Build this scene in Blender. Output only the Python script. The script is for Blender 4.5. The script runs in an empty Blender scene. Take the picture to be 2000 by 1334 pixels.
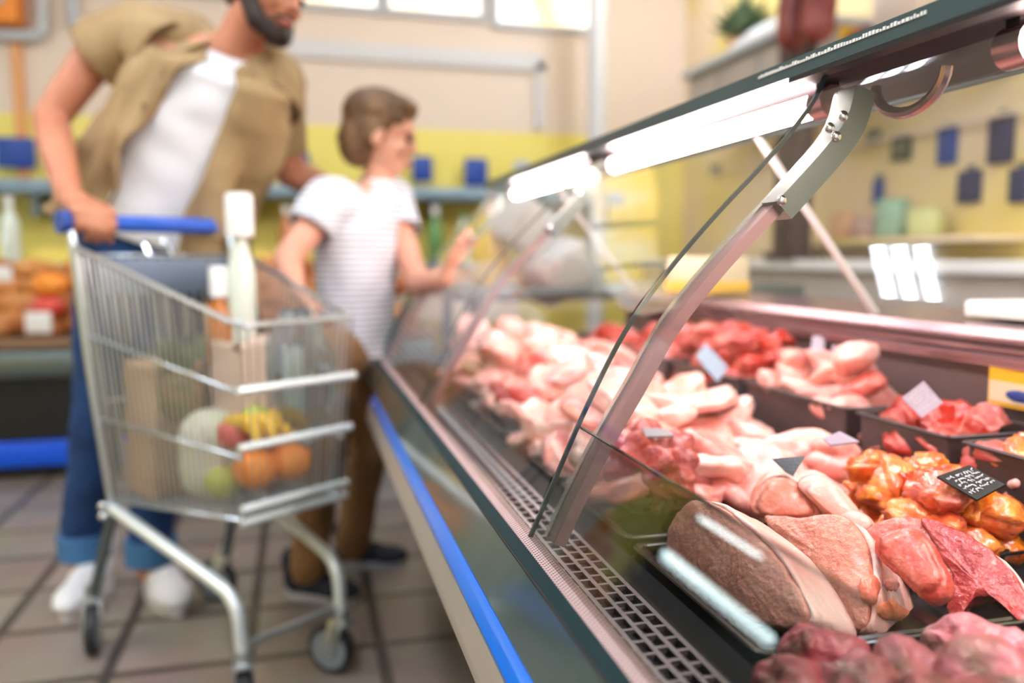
import bpy, bmesh, math, random
from mathutils import Vector, Matrix, noise, Euler
R = random.Random(7)
PI = math.pi
col = bpy.context.scene.collection
sc = bpy.context.scene

# ------------------------------------------------------------------ camera
F, CX, CY, VX, VY, H = 1600., 1000., 667., 585., 503., .95
th = math.atan((CY-VY)/F); ps = math.atan((CX-VX)/math.hypot(F, CY-VY))
fw = Vector((math.sin(ps)*math.cos(th), math.cos(ps)*math.cos(th), -math.sin(th)))
rt = Vector((math.cos(ps), -math.sin(ps), 0)); up = rt.cross(fw)
CAM = Vector((0, 0, H))
def at(x, y, v, ax='Y'):
    """the point of the plane X/Y/Z = v that the photograph shows at pixel x, y (used to read positions off the photo)"""
    d = fw+rt*((x-CX)/F)-up*((y-CY)/F); i = 'XYZ'.index(ax)
    return CAM+d*((v-CAM[i])/d[i])
cd = bpy.data.cameras.new('camera'); cam = bpy.data.objects.new('camera', cd); col.objects.link(cam)
m = Matrix((rt, up, -fw)).transposed().to_4x4(); m.translation = CAM; cam.matrix_world = m
cd.sensor_width = 36; cd.lens = 36*F/2000; cd.clip_start = .02
cd.dof.use_dof = True; cd.dof.focus_distance = .775; cd.dof.aperture_fstop = cd.lens/14.5
sc.camera = cam

# ------------------------------------------------------------------ materials
def lin(h):
    c = [int(h[i:i+2], 16)/255 for i in (0, 2, 4)]
    return tuple(x/12.92 if x <= .04045 else ((x+.055)/1.055)**2.4 for x in c)+(1,)
def nmat(name):
    m = bpy.data.materials.new(name); m.use_nodes = True; nt = m.node_tree
    return m, nt, nt.nodes['Principled BSDF']
def N(nt, t, **k):
    n = nt.nodes.new(t)
    for a, v in k.items(): setattr(n, a, v)
    return n
def mat(name, c, rough=.5, metal=0, bump=0, bscale=40, c2=None, nscale=8, spec=None, sss=0, coat=0, stretch=None, detail=3, ramp=(.35, .65)):
    m, nt, p = nmat(name); L = nt.links.new
    p.inputs['Base Color'].default_value = lin(c); p.inputs['Roughness'].default_value = rough; p.inputs['Metallic'].default_value = metal
    if spec is not None: p.inputs['Specular IOR Level'].default_value = spec
    if sss: p.inputs['Subsurface Weight'].default_value = sss; p.inputs['Subsurface Radius'].default_value = (.012, .004, .003)
    if coat: p.inputs['Coat Weight'].default_value = coat; p.inputs['Coat Roughness'].default_value = .12
    tc = N(nt, 'ShaderNodeTexCoord'); src = tc.outputs['Object']
    if stretch:
        mp = N(nt, 'ShaderNodeMapping'); mp.inputs['Scale'].default_value = stretch; L(src, mp.inputs['Vector']); src = mp.outputs['Vector']
    if c2:
        nz = N(nt, 'ShaderNodeTexNoise'); nz.inputs['Scale'].default_value = nscale; nz.inputs['Detail'].default_value = detail; L(src, nz.inputs['Vector'])
        r = N(nt, 'ShaderNodeValToRGB'); e = r.color_ramp.elements
        e[0].position, e[1].position = ramp; e[0].color = lin(c); e[1].color = lin(c2)
        L(nz.outputs['Fac'], r.inputs['Fac']); L(r.outputs['Color'], p.inputs['Base Color'])
    if bump:
        nb = N(nt, 'ShaderNodeTexNoise'); nb.inputs['Scale'].default_value = bscale; nb.inputs['Detail'].default_value = 4; L(src, nb.inputs['Vector'])
        b = N(nt, 'ShaderNodeBump'); b.inputs['Strength'].default_value = bump; b.inputs['Distance'].default_value = .01
        L(nb.outputs['Fac'], b.inputs['Height']); L(b.outputs['Normal'], p.inputs['Normal'])
    return m
def emit(name, c, s):
    m, nt, p = nmat(name); nt.nodes.remove(p); e = N(nt, 'ShaderNodeEmission')
    e.inputs['Color'].default_value = lin(c); e.inputs['Strength'].default_value = s
    nt.links.new(e.outputs[0], nt.nodes['Material Output'].inputs['Surface']); return m
def glass(name, tint, refl=1.0, ior=1.5, rough=.0, gcol='FFFFFF'):
    """thin pane: tinted straight-through light plus a Fresnel mirror"""
    m, nt, p = nmat(name); nt.nodes.remove(p); L = nt.links.new
    t = N(nt, 'ShaderNodeBsdfTransparent'); t.inputs['Color'].default_value = lin(tint)
    g = N(nt, 'ShaderNodeBsdfGlossy'); g.inputs['Roughness'].default_value = rough; g.inputs['Color'].default_value = lin(gcol)
    f = N(nt, 'ShaderNodeFresnel'); f.inputs['IOR'].default_value = ior
    x = N(nt, 'ShaderNodeMath', operation='MULTIPLY', use_clamp=True); x.inputs[1].default_value = refl; L(f.outputs[0], x.inputs[0])
    mx = N(nt, 'ShaderNodeMixShader'); L(x.outputs[0], mx.inputs[0]); L(t.outputs[0], mx.inputs[1]); L(g.outputs[0], mx.inputs[2])
    L(mx.outputs[0], nt.nodes['Material Output'].inputs['Surface']); return m
def tiles(name, c1, c2, grout, sx, sy, ox, oy, gw=.012, rough=.4):
    m, nt, p = nmat(name); L = nt.links.new; p.inputs['Roughness'].default_value = rough
    tc = N(nt, 'ShaderNodeTexCoord'); mp = N(nt, 'ShaderNodeMapping')
    mp.inputs['Location'].default_value = (-ox/sx, -oy/sy, 0); mp.inputs['Scale'].default_value = (1/sx, 1/sy, 1); L(tc.outputs['Object'], mp.inputs['Vector'])
    b = N(nt, 'ShaderNodeTexBrick', offset=0, squash=1); b.inputs['Scale'].default_value = 1; b.inputs['Brick Width'].default_value = 1; b.inputs['Row Height'].default_value = 1
    b.inputs['Mortar Size'].default_value = gw/sx; b.inputs['Mortar Smooth'].default_value = .2
    b.inputs['Color1'].default_value = lin(c1); b.inputs['Color2'].default_value = lin(c2); b.inputs['Mortar'].default_value = lin(grout)
    L(mp.outputs['Vector'], b.inputs['Vector'])
    nz = N(nt, 'ShaderNodeTexNoise'); nz.inputs['Scale'].default_value = 5; L(tc.outputs['Object'], nz.inputs['Vector'])
    mx = N(nt, 'ShaderNodeMix', data_type='RGBA', blend_type='MULTIPLY'); mx.inputs['Factor'].default_value = .35
    L(b.outputs['Color'], mx.inputs[6]); L(nz.outputs['Color'], mx.inputs[7]); L(mx.outputs[2], p.inputs['Base Color']); return m
def stripes(name, c1, c2, pitch, axis=2, duty=.5, rough=.8):
    m, nt, p = nmat(name); L = nt.links.new; p.inputs['Roughness'].default_value = rough
    tc = N(nt, 'ShaderNodeTexCoord'); s = N(nt, 'ShaderNodeSeparateXYZ'); L(tc.outputs['Object'], s.inputs[0])
    d = N(nt, 'ShaderNodeMath', operation='DIVIDE'); d.inputs[1].default_value = pitch; L(s.outputs[axis], d.inputs[0])
    f = N(nt, 'ShaderNodeMath', operation='FRACT'); L(d.outputs[0], f.inputs[0])
    g = N(nt, 'ShaderNodeMath', operation='GREATER_THAN'); g.inputs[1].default_value = duty; L(f.outputs[0], g.inputs[0])
    mx = N(nt, 'ShaderNodeMix', data_type='RGBA'); mx.inputs[6].default_value = lin(c1); mx.inputs[7].default_value = lin(c2)
    L(g.outputs[0], mx.inputs['Factor']); L(mx.outputs[2], p.inputs['Base Color']); return m
def holes(name, c, pitch):
    m, nt, p = nmat(name); L = nt.links.new; p.inputs['Roughness'].default_value = .55; p.inputs['Specular IOR Level'].default_value = .2
    tc = N(nt, 'ShaderNodeTexCoord'); mp = N(nt, 'ShaderNodeMapping'); mp.inputs['Scale'].default_value = (1/pitch,)*3; mp.inputs['Rotation'].default_value = (0, 0, PI/4)
    L(tc.outputs['Object'], mp.inputs['Vector']); fr = N(nt, 'ShaderNodeVectorMath', operation='FRACTION'); L(mp.outputs[0], fr.inputs[0])
    sb = N(nt, 'ShaderNodeVectorMath', operation='SUBTRACT'); sb.inputs[1].default_value = (.5, .5, 0); L(fr.outputs[0], sb.inputs[0])
    ml = N(nt, 'ShaderNodeVectorMath', operation='MULTIPLY'); ml.inputs[1].default_value = (1, 1, 0); L(sb.outputs[0], ml.inputs[0])
    ln = N(nt, 'ShaderNodeVectorMath', operation='LENGTH'); L(ml.outputs[0], ln.inputs[0])
    g = N(nt, 'ShaderNodeMath', operation='GREATER_THAN'); g.inputs[1].default_value = .3; L(ln.outputs['Value'], g.inputs[0])
    mx = N(nt, 'ShaderNodeMix', data_type='RGBA'); mx.inputs[6].default_value = lin('161A1C'); mx.inputs[7].default_value = lin(c)
    L(g.outputs[0], mx.inputs['Factor']); L(mx.outputs[2], p.inputs['Base Color']); return m
def meat(name, lean, fat, nscale=30, rough=.3, bump=.25, ramp=(.45, .7), stretch=None, bscale=160, vary=.12, sss=.12, coat=.25):
    m = mat(name, lean, rough, bump=bump, bscale=bscale, c2=fat, nscale=nscale, sss=sss, coat=coat, ramp=ramp, stretch=stretch, detail=5)
    nt = m.node_tree; p = nt.nodes['Principled BSDF']; l = p.inputs['Base Color'].links[0].from_socket
    oi = N(nt, 'ShaderNodeObjectInfo'); h = N(nt, 'ShaderNodeHueSaturation')
    mr = N(nt, 'ShaderNodeMapRange'); mr.inputs['To Min'].default_value = 1-vary; mr.inputs['To Max'].default_value = 1+vary*.6
    nt.links.new(oi.outputs['Random'], mr.inputs['Value']); nt.links.new(mr.outputs[0], h.inputs['Value'])
    mr2 = N(nt, 'ShaderNodeMapRange'); mr2.inputs['To Min'].default_value = 1+vary; mr2.inputs['To Max'].default_value = 1-vary
    nt.links.new(oi.outputs['Random'], mr2.inputs['Value']); nt.links.new(mr2.outputs[0], h.inputs['Saturation'])
    nt.links.new(l, h.inputs['Color']); nt.links.new(h.outputs[0], p.inputs['Base Color']); return m

M = dict(
 floor=tiles('floor_tile', '9C9084', '8F8276', '4E463F', .31, .29, -.452, 2.245, .016, .35),
 cream=mat('cream_paint', 'E0CDBA', .8, c2='DBC8B4', nscale=2), ceil=mat('ceiling_white', 'E8E4DC', .9),
 wall=None, grey=mat('grey_paint', 'B9BDC0', .5), lgrey=mat('pale_grey_paint', 'D3D1CF', .6), white=mat('white_plastic', 'F0EFEC', .35), blacks=mat('black_plastic', '0C0E10', .4),
 chrome=mat('chrome', 'DDE3E6', .14, 1), steel=mat('brushed_steel', 'D8CEC2', .4, .7, bump=.1, bscale=60, stretch=(60, 1, 60)),
 dsteel=mat('grey_steel', '6E7A7C', .4, .8), lzinc=mat('bright_zinc', 'E2ECEC', .3, .45), zinc=mat('zinc', 'C4CCD0', .28, .9),
 blue=mat('blue_plastic', '046CDC', .3, coat=.5), dblue=mat('blue_shelf_plastic', '123E92', .45), kick=mat('blue_kick', '0A5AE6', .35),
 teal=mat('dark_teal_enamel', '34494B', .38, coat=.1), sill=mat('dark_sill', '1B2C2E', .8, spec=.1), panel=mat('smoked_green_panel', '50605C', .12, .25, coat=.6), gasket=mat('black_gasket', '060708', .5),
 deck=mat('dark_deck', '1C2429', .35, coat=.2), grille=mat('grille_plastic', '4C4048', .35), cavity=mat('duct_cavity', '0A1116', .7, spec=.12),
 well=mat('well_grey', '6B5A5C', .4, .3), ledge=mat('mauve_steel', 'A88A90', .25, .8), liner=mat('canopy_liner', '282122', .6, spec=.15),
 perf=holes('perforated_metal', 'B99E9C', .0036), tray=mat('black_tray', '15181B', .22, coat=.4), bin=mat('bin_plastic', '3B2F33', .35),
 post=mat('post_metal', 'A27E7E', .35, .4), hinge=mat('hinge_grey', '66716D', .3, .5), postedge=mat('post_lit_edge', 'C9D2CC', .2, .8),
 glass=glass('clear_glass', 'FCFEFD', .75), lowglass=glass('low_glass', 'C2C9C7', 1.3), gedge=mat('glass_edge', '1E3436', .15, coat=.5), gedge2=glass('glass_edge_pale', 'AEB8B2', 1),
 tube=emit('case_tube', 'FFE9E6', 32), tube2=emit('case_tube_near', 'FFE4DE', 52), ceil_tube=emit('ceiling_tube', 'E8F0FF', 25), pane=emit('daylit_pane', 'FFF4DA', 1.25), streak_tube=emit('streak_tube', 'E8FFFF', 7),
 tag=mat('tag_black', '17191C', .35, coat=.3), chalk=mat('tag_writing', 'CFCBD2', .6), tagg=mat('tag_grey', '55565F', .35), tagm=mat('tag_mauve', '9C8E9E', .4), tagb=mat('tag_blue_grey', '7F93A4', .4), tagl=mat('tag_pale', 'C9C2D4', .4), yellow=mat('yellow_card', 'E8B21C', .5),
 skin=mat('skin', 'C98A6C', .5, c2='BC7A5C', nscale=6, sss=.1), skinb=mat('boy_skin', 'DDA68C', .5, c2='D2937A', nscale=6, sss=.1), lips=mat('lips', 'B5645C', .45),
 hair=mat('dark_hair', '2A1D18', .6, bump=.4, bscale=90), hairb=mat('light_brown_hair', '7A5A38', .55, c2='553B24', nscale=24, stretch=(1, 1, .25), bump=.5, bscale=70),
 khaki=mat('khaki_cotton', 'AA9068', .85, bump=.9, bscale=9, c2='997F58', nscale=5, stretch=(1, 1, .3)), tee=mat('white_cotton', 'EDF0F5', .85, bump=.35, bscale=12, stretch=(.6, .6, 1.6)),
 denim=mat('blue_denim', '123F74', .85, c2='0C2C55', nscale=7, bump=.4, bscale=14), denimc=mat('denim_cuff', '3D6F9C', .85), shoe=mat('white_leather', 'ECEDEF', .5), sole=mat('shoe_sole', 'D5D3D0', .6),
 bshoe=mat('navy_canvas', '1C2130', .7), bsole=mat('pale_sole', 'B9BAC4', .6), tan=mat('tan_cotton', '9A744C', .85, c2='876341', nscale=8, bump=.4, bscale=14), button=mat('button', '7A6545', .4), eye=mat('eye', '241A16', .2),
 striped=stripes('striped_jersey', 'E6E9EE', 'A9AEBB', .0165, 2, .6), hcol=mat('blue_handle', '0858C8', .35, coat=.4),
 kraft=mat('kraft_paper', 'C6A583', .8, c2='B8946F', nscale=6, bump=.5, bscale=14), pale_kraft=mat('pale_paper', 'E2C4AE', .8, bump=.3, bscale=14), rubber=mat('rubber', '23262A', .6), wheelg=mat('wheel_grey', '7F888D', .5),
 flap=mat('grey_flap', '6F7F92', .5), leafg=mat('green_leaf', '3E5238', .6, c2='5B6B44', nscale=12), cabb=mat('pale_cabbage', 'EFEFDF', .5, c2='DCE3C2', nscale=9, stretch=(3, 3, .5), bump=.4), orange=mat('orange_peel', 'F0801C', .45, bump=.3, bscale=120, c2='F59A34'), yell=mat('banana_yellow', 'F4C82E', .45, c2='EAB824'),
 red=mat('red_apple', 'C3202C', .3, c2='D84B36', coat=.3), lime=mat('green_apple', 'B9C24A', .35), bagp=mat('pineapple_skin', '8A6A3C', .6, c2='5F5B36', nscale=30, bump=.8, bscale=40), clearp=glass('clear_film', 'EEF5FA', 1.5, 1.5, .35), amber=mat('amber_glass', 'B4671A', .2, coat=.5), bottleg=mat('pale_bottle', 'DDE6D8', .15, coat=.5), dgreen=mat('dark_green_glass', '25382E', .12, coat=.5),
 bread=mat('bread_crust', 'C67A36', .6, c2='8E4A20', nscale=9, bump=.4), bread2=mat('pale_crust', 'D9A05E', .6, c2='B06A30', nscale=9, bump=.4), wood=mat('wood', '8A6A4E', .5), orangep=mat('orange_trim', 'D99A5A', .5), orangeb=mat('orange_box', 'E8892A', .5),
 card=mat('cream_carton', 'E2CFAE', .6), logo=mat('yellow_print', 'F3C24A', .5), blockw=mat('block_white', 'D4D6D8', .4), cab=mat('grey_beige_cabinet', 'B9AFA6', .5), sidewall=mat('side_wall_paint', 'E6CFAE', .8, c2='DFC878', nscale=1.6, ramp=(.4, .62)), pk1=mat('packet_orange_hazed', 'DDAF88', .7), pk2=mat('packet_brown_hazed', 'B99C92', .7), pk3=mat('packet_green_hazed', '8FAE92', .7), pk4=mat('packet_lime_hazed', 'C6C888', .7), bluegrey=mat('blue_grey_paint', '7F97A6', .5), ham=mat('cured_ham', '6E2A26', .5, c2='94453A', nscale=7, bump=.4),
 dark=mat('dark_post', '3A2426', .5), coat=mat('white_coat', 'F0F1F2', .8, bump=.3, bscale=10), seam=mat('panel_seam', 'C2B8AE', .5), green=mat('bottle_green', '5E8A4E', .3), sblue=mat('sign_blue', '173F8C', .4), navy=mat('sign_navy', '2B2F52', .5), tape=mat('crumpled_film', 'CFE4E0', .25, bump=.3, bscale=60),
 pork=meat('pork_pink', 'E08D84', 'F1C8BC', 28, bump=.2), chick=meat('chicken_pink', 'EBA698', 'F5D3C7', 22, bump=.15), redm=meat('red_meat', 'B63A34', 'E08C80', 26, ramp=(.5, .75)), redp=meat('bright_red_meat', 'C23A34', 'E58A7E', 24), orangem=meat('marinated', 'D65A10', 'F3962E', 45, .2, .35, coat=.7, sss=.03), redor=meat('marinated_red', 'C03A10', 'E8741E', 45, .2, .35, coat=.7, sss=.03),
 loina=meat('pale_cut_face', 'D08E7E', 'E0AC9C', 60, .32, .35, (.3, .75), bscale=190), rosy=meat('rosy_face', 'CF6F58', 'DE9480', 50, .3, .25, (.3, .8)), loin=meat('loin_cut_face', 'BC7462', 'CF9480', 60, .32, .35, (.3, .75), bscale=190), loinr=meat('red_loin_face', 'B8473E', 'D07A6A', 45, .28, .3, (.4, .8), bscale=150), rib=meat('rib_meat', '9C1C1E', 'C6443E', 38, .25, .5, (.45, .85), bscale=110), fat=meat('fat_cap', 'F4D8CC', 'E2948A', 18, .3, .35, (.38, .8), bscale=120), orfat=meat('orange_lean', 'D9703F', 'E58E5E', 30, .3, .2), hock=meat('hock', 'B9606A', '744A42', 34, .42, .6, (.42, .62), bscale=90), dkm=meat('dark_pork', 'A33A40', 'D98A86', 40, .3, .5),
)
def wallmat(name):
    """yellow tiles up to 1.72 m, cream paint above"""
    m, nt, p = nmat(name); L = nt.links.new; p.inputs['Roughness'].default_value = .6
    tc = N(nt, 'ShaderNodeTexCoord'); s = N(nt, 'ShaderNodeSeparateXYZ'); L(tc.outputs['Object'], s.inputs[0])
    g = N(nt, 'ShaderNodeMath', operation='GREATER_THAN'); g.inputs[1].default_value = 1.72; L(s.outputs[2], g.inputs[0])
    nz = N(nt, 'ShaderNodeTexNoise'); nz.inputs['Scale'].default_value = 1.5; L(tc.outputs['Object'], nz.inputs['Vector'])
    r = N(nt, 'ShaderNodeValToRGB'); r.color_ramp.elements[0].color = lin('E6D24C'); r.color_ramp.elements[1].color = lin('F0E08A'); L(nz.outputs['Fac'], r.inputs['Fac'])
    mx = N(nt, 'ShaderNodeMix', data_type='RGBA'); L(r.outputs['Color'], mx.inputs[6]); mx.inputs[7].default_value = lin('E0CDBA')
    L(g.outputs[0], mx.inputs['Factor']); L(mx.outputs[2], p.inputs['Base Color']); return m
nt = M['pane'].node_tree; e = next(n for n in nt.nodes if n.type == 'EMISSION'); tc = N(nt, 'ShaderNodeTexCoord'); nz = N(nt, 'ShaderNodeTexNoise'); nz.inputs['Scale'].default_value = 2.6; r = N(nt, 'ShaderNodeValToRGB')
r.color_ramp.elements[0].position, r.color_ramp.elements[1].position = .38, .6; r.color_ramp.elements[0].color = lin('FFD98C'); r.color_ramp.elements[1].color = lin('FFFAF0')
nt.links.new(tc.outputs['Object'], nz.inputs['Vector']); nt.links.new(nz.outputs['Fac'], r.inputs['Fac']); nt.links.new(r.outputs['Color'], e.inputs['Color'])
M['wall'] = wallmat('wall_yellow_cream')

# ------------------------------------------------------------------ mesh helpers
def world(o):
    w = o.matrix_basis.copy(); p = o.parent
    while p: w = p.matrix_basis @ w; p = p.parent
    return w
def obj(name, bm, m, parent=None, origin=None, smooth=True, ang=.6, **tags):
    """links bm (built in world coordinates) as ONE object"""
    me = bpy.data.meshes.new(name); o = bpy.data.objects.new(name, me); col.objects.link(o)
    if parent: o.parent = parent
    if origin is not None: o.location = origin
    bm.transform(world(o).inverted()); bmesh.ops.recalc_face_normals(bm, faces=bm.faces) if len(bm.faces) else None
    bm.to_mesh(me); bm.free()
    for mm in (m if isinstance(m, (list, tuple)) else [m]): me.materials.append(M[mm] if isinstance(mm, str) else mm)
    if smooth:
        me.shade_smooth()
        if ang: me.set_sharp_from_angle(angle=ang)
    for k, v in tags.items(): o[k] = v
    return o
def thing(name, loc, label, category, group=None, rz=0):
    o = bpy.data.objects.new(name, None); col.objects.link(o); o.location = loc; o.rotation_euler = (0, 0, rz); o.empty_display_size = .05
    o['label'] = label; o['category'] = category
    if group: o['group'] = group
    return o
def struct(name, bm, m, **k): return obj(name, bm, m, kind='structure', **k)
def copy_tree(o, parent=None):
    c = o.copy(); col.objects.link(c)
    if parent: c.parent = parent
    for ch in o.children: copy_tree(ch, c)
    return c
def B(): return bmesh.new()
def box(bm, a, b, bev=0):
    lo = [min(a[i], b[i]) for i in range(3)]; hi = [max(a[i], b[i]) for i in range(3)]
    r = bmesh.ops.create_cube(bm, size=1); vs = r['verts']
    for v in vs: v.co = Vector([(lo[i]+hi[i])/2+v.co[i]*(hi[i]-lo[i]) for i in range(3)])
    if bev:
        es = list({e for v in vs for e in v.link_edges}); bmesh.ops.bevel(bm, geom=es, offset=bev, segments=2, affect='EDGES', profile=.5)
    return bm
def obox(bm, c, size, rot, bev=0):
    """oriented box: centre, size, Matrix/Euler rotation"""
    t = bmesh.new(); box(t, [-s/2 for s in size], [s/2 for s in size], bev)
    mtx = rot.to_matrix() if isinstance(rot, Euler) else rot
    t.transform(Matrix.Translation(Vector(c)) @ mtx.to_4x4()); me = bpy.data.meshes.new('t'); t.to_mesh(me); t.free(); bm.from_mesh(me); bpy.data.meshes.remove(me); return bm
def frame_of(d, ref=Vector((0, 0, 1))):
    d = d.normalized()
    if abs(d.dot(ref)) > .95: ref = Vector((1, 0, 0)) if abs(d.x) < .9 else Vector((0, 1, 0))
    x = d.cross(ref).normalized(); return x, x.cross(d).normalized()
def tube(bm, pts, r, seg=10, cap=True, rs=None, flat=1):
    """round tube through pts, radius r or one per point"""
    pts = [Vector(p) for p in pts]; rings = []; x = None
    for i, p in enumerate(pts):
        d = (pts[min(i+1, len(pts)-1)]-pts[max(i-1, 0)]).normalized()
        if x is None: x, y = frame_of(d)
        else: x = (x-d*x.dot(d)).normalized(); y = x.cross(d)
        rr = rs[i] if rs else r
        rings.append([bm.verts.new(p+(x*math.cos(2*PI*k/seg)+y*math.sin(2*PI*k/seg)*flat)*rr) for k in range(seg)])
    for a, b in zip(rings, rings[1:]):
        for k in range(seg): bm.faces.new((a[k], a[(k+1) % seg], b[(k+1) % seg], b[k]))
    if cap: bm.faces.new(rings[0][::-1]); bm.faces.new(rings[-1])
    return bm
def bend(pts, r=.04, n=5):
    """rounds the corners of a polyline"""
    pts = [Vector(p) for p in pts]; out = [pts[0]]
    for a, b, c in zip(pts, pts[1:], pts[2:]):
        u, v = (a-b), (c-b); k = min(r, u.length*.45, v.length*.45); p, q = b+u.normalized()*k, b+v.normalized()*k
        out += [p*(1-t)**2+b*2*t*(1-t)+q*t*t for t in [i/n for i in range(n+1)]]
    return out+[pts[-1]]
def lathe(bm, prof, c=(0, 0, 0), seg=24, mtx=None):
    rings = []
    for r, z in prof: rings.append([bm.verts.new((mtx or Matrix.Identity(4)) @ Vector((r*math.cos(2*PI*k/seg), r*math.sin(2*PI*k/seg), z))+Vector(c)) for k in range(seg)])
    for a, b in zip(rings, rings[1:]):
        for k in range(seg): bm.faces.new((a[k], a[(k+1) % seg], b[(k+1) % seg], b[k]))
    bm.faces.new(rings[0][::-1]); bm.faces.new(rings[-1]); return bm
def prism(bm, prof, y0, y1, n=1):
    """closed (x, z) profile swept along Y"""
    rings = [[bm.verts.new((x, y0+(y1-y0)*i/n, z)) for x, z in prof] for i in range(n+1)]; k = len(prof)
    for a, b in zip(rings, rings[1:]):
        for i in range(k): bm.faces.new((a[i], a[(i+1) % k], b[(i+1) % k], b[i]))
    bm.faces.new(rings[0]); bm.faces.new(rings[-1][::-1]); return bm
def offset(prof, t):
    """the polyline moved t to its right (an x, z profile)"""
    o = []
    for i, (x, z) in enumerate(prof):
        a, b = prof[max(i-1, 0)], prof[min(i+1, len(prof)-1)]; d = Vector((b[0]-a[0], b[1]-a[1])).normalized(); o.append((x+d.y*t, z-d.x*t))
    return o
def smoothp(pts, n=6):
    """Catmull-Rom through 2-D/3-D points"""
    P = [Vector(p) for p in pts]; P = [2*P[0]-P[1]]+P+[2*P[-1]-P[-2]]; out = []
    for i in range(1, len(P)-2):
        for k in range(n):
            t = k/n; a, b, c, d = P[i-1:i+3]
            out.append(.5*((2*b)+(c-a)*t+(2*a-5*b+4*c-d)*t*t+(3*b-a-3*c+d)*t**3))
    return out+[P[-2]]
def capsule(bm, p1, r1, p2, r2, seg=14):
    p1, p2 = Vector(p1), Vector(p2); d = p2-p1; L = d.length
    if L < 1e-5: return ell(bm, p1, (r1,)*3)
    d /= L; x, y = frame_of(d); prof = [(-r1*math.cos(a), r1*math.sin(a)) for a in [PI/2*i/4 for i in range(5)]]+[(L+r2*math.sin(a), r2*math.cos(a)) for a in [PI/2*i/4 for i in range(5)]]
    rings = [[bm.verts.new(p1+d*h+(x*math.cos(2*PI*k/seg)+y*math.sin(2*PI*k/seg))*max(rr, 1e-4)) for k in range(seg)] for h, rr in prof]
    for a, b in zip(rings, rings[1:]):
        for k in range(seg): bm.faces.new((a[k], a[(k+1) % seg], b[(k+1) % seg], b[k]))
    bm.faces.new(rings[0][::-1]); bm.faces.new(rings[-1]); return bm
def ell(bm, c, r, rot=None, sub=3):
    mt = Matrix.Translation(Vector(c)) @ ((rot.to_matrix() if isinstance(rot, Euler) else rot).to_4x4() if rot else Matrix.Identity(4)) @ Matrix.Diagonal((*r, 1))
    bmesh.ops.create_icosphere(bm, subdivisions=sub, radius=1, matrix=mt); return bm
def blend(bm, vox=.008, it=8, fac=.5):
    """closes overlapping solids into one continuous skin"""
    me = bpy.data.meshes.new('t'); bm.to_mesh(me); bm.free(); o = bpy.data.objects.new('t', me); col.objects.link(o)
    r = o.modifiers.new('r', 'REMESH'); r.mode = 'VOXEL'; r.voxel_size = vox
    s = o.modifiers.new('s', 'SMOOTH'); s.iterations = it; s.factor = fac
    dg = bpy.context.evaluated_depsgraph_get(); e = o.evaluated_get(dg); out = bmesh.new(); out.from_mesh(e.to_mesh()); e.to_mesh_clear()
    bpy.data.objects.remove(o); bpy.data.meshes.remove(me); return out
def chain(bm, pts, rs):
    for i in range(len(pts)-1): capsule(bm, pts[i], rs[i], pts[i+1], rs[i+1])
    return bm
def rumple(bm, amp, sc_, seed=0, amp2=0, sc2=0):
    off = Vector((seed*7.3, seed*3.1, seed*1.7)); bm.normal_update(); mv = []
    for v in bm.verts:
        d = noise.noise(v.co*sc_+off)*amp
        if amp2: d += noise.noise(v.co*sc2-off)*amp2
        mv.append(v.co+v.normal*d)
    for v, c in zip(bm.verts, mv): v.co = c
    return bm

# ------------------------------------------------------------------ the room
WB, WR, WL, CE = 5.0, 2.45, -3.3, 3.1
struct('floor', box(B(), (WL-.1, -2.6, -.1), (WR+.1, WB+.1, 0)), 'floor', smooth=False)
struct('ceiling', box(B(), (WL-.1, -2.6, CE), (WR+.1, WB+.1, CE+.1)), 'ceil', smooth=False)
def wall_with_holes(name, holes_, axis):
    b = B(); xs = sorted({WL, WR, *[h[0] for h in holes_], *[h[1] for h in holes_]}); zs = sorted({0, CE, *[h[2] for h in holes_], *[h[3] for h in holes_]})
    for x0, x1 in zip(xs, xs[1:]):
        for z0, z1 in zip(zs, zs[1:]):
            if not any(h[0] <= (x0+x1)/2 <= h[1] and h[2] <= (z0+z1)/2 <= h[3] for h in holes_): box(b, (x0, WB, z0), (x1, WB+.1, z1))
    return struct(name, b, 'wall', smooth=False)
wins = [(-.62, .0, 2.42, 2.88), (.06, .47, 2.40, 2.88), (.55, 1.10, 2.40, 2.88), (1.20, 1.86, 2.37, 2.88)]
wall_with_holes('wall_back', wins, 0)
struct('wall_right', box(B(), (WR, -2.6, 0), (WR+.1, WB, CE)), 'sidewall', smooth=False)
struct('wall_left', box(B(), (WL-.1, -2.6, 0), (WL, WB, CE)), 'wall', smooth=False)
for i, (x0, x1, z0, z1) in enumerate(wins):
    w = struct('window_%d' % (i+1), box(B(), (x0, WB+.05, z0), (x1, WB+.06, z1)), 'pane', smooth=False)
    b = B(); t = .035
    for a, c in (((x0-t, z0-t), (x1+t, z0)), ((x0-t, z1), (x1+t, z1+t)), ((x0-t, z0), (x0, z1)), ((x1, z0), (x1+t, z1))): box(b, (a[0], WB-.03, a[1]), (c[0], WB+.03, c[1]))
    struct('window_frame', b, 'grey', parent=w, smooth=False)
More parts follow.
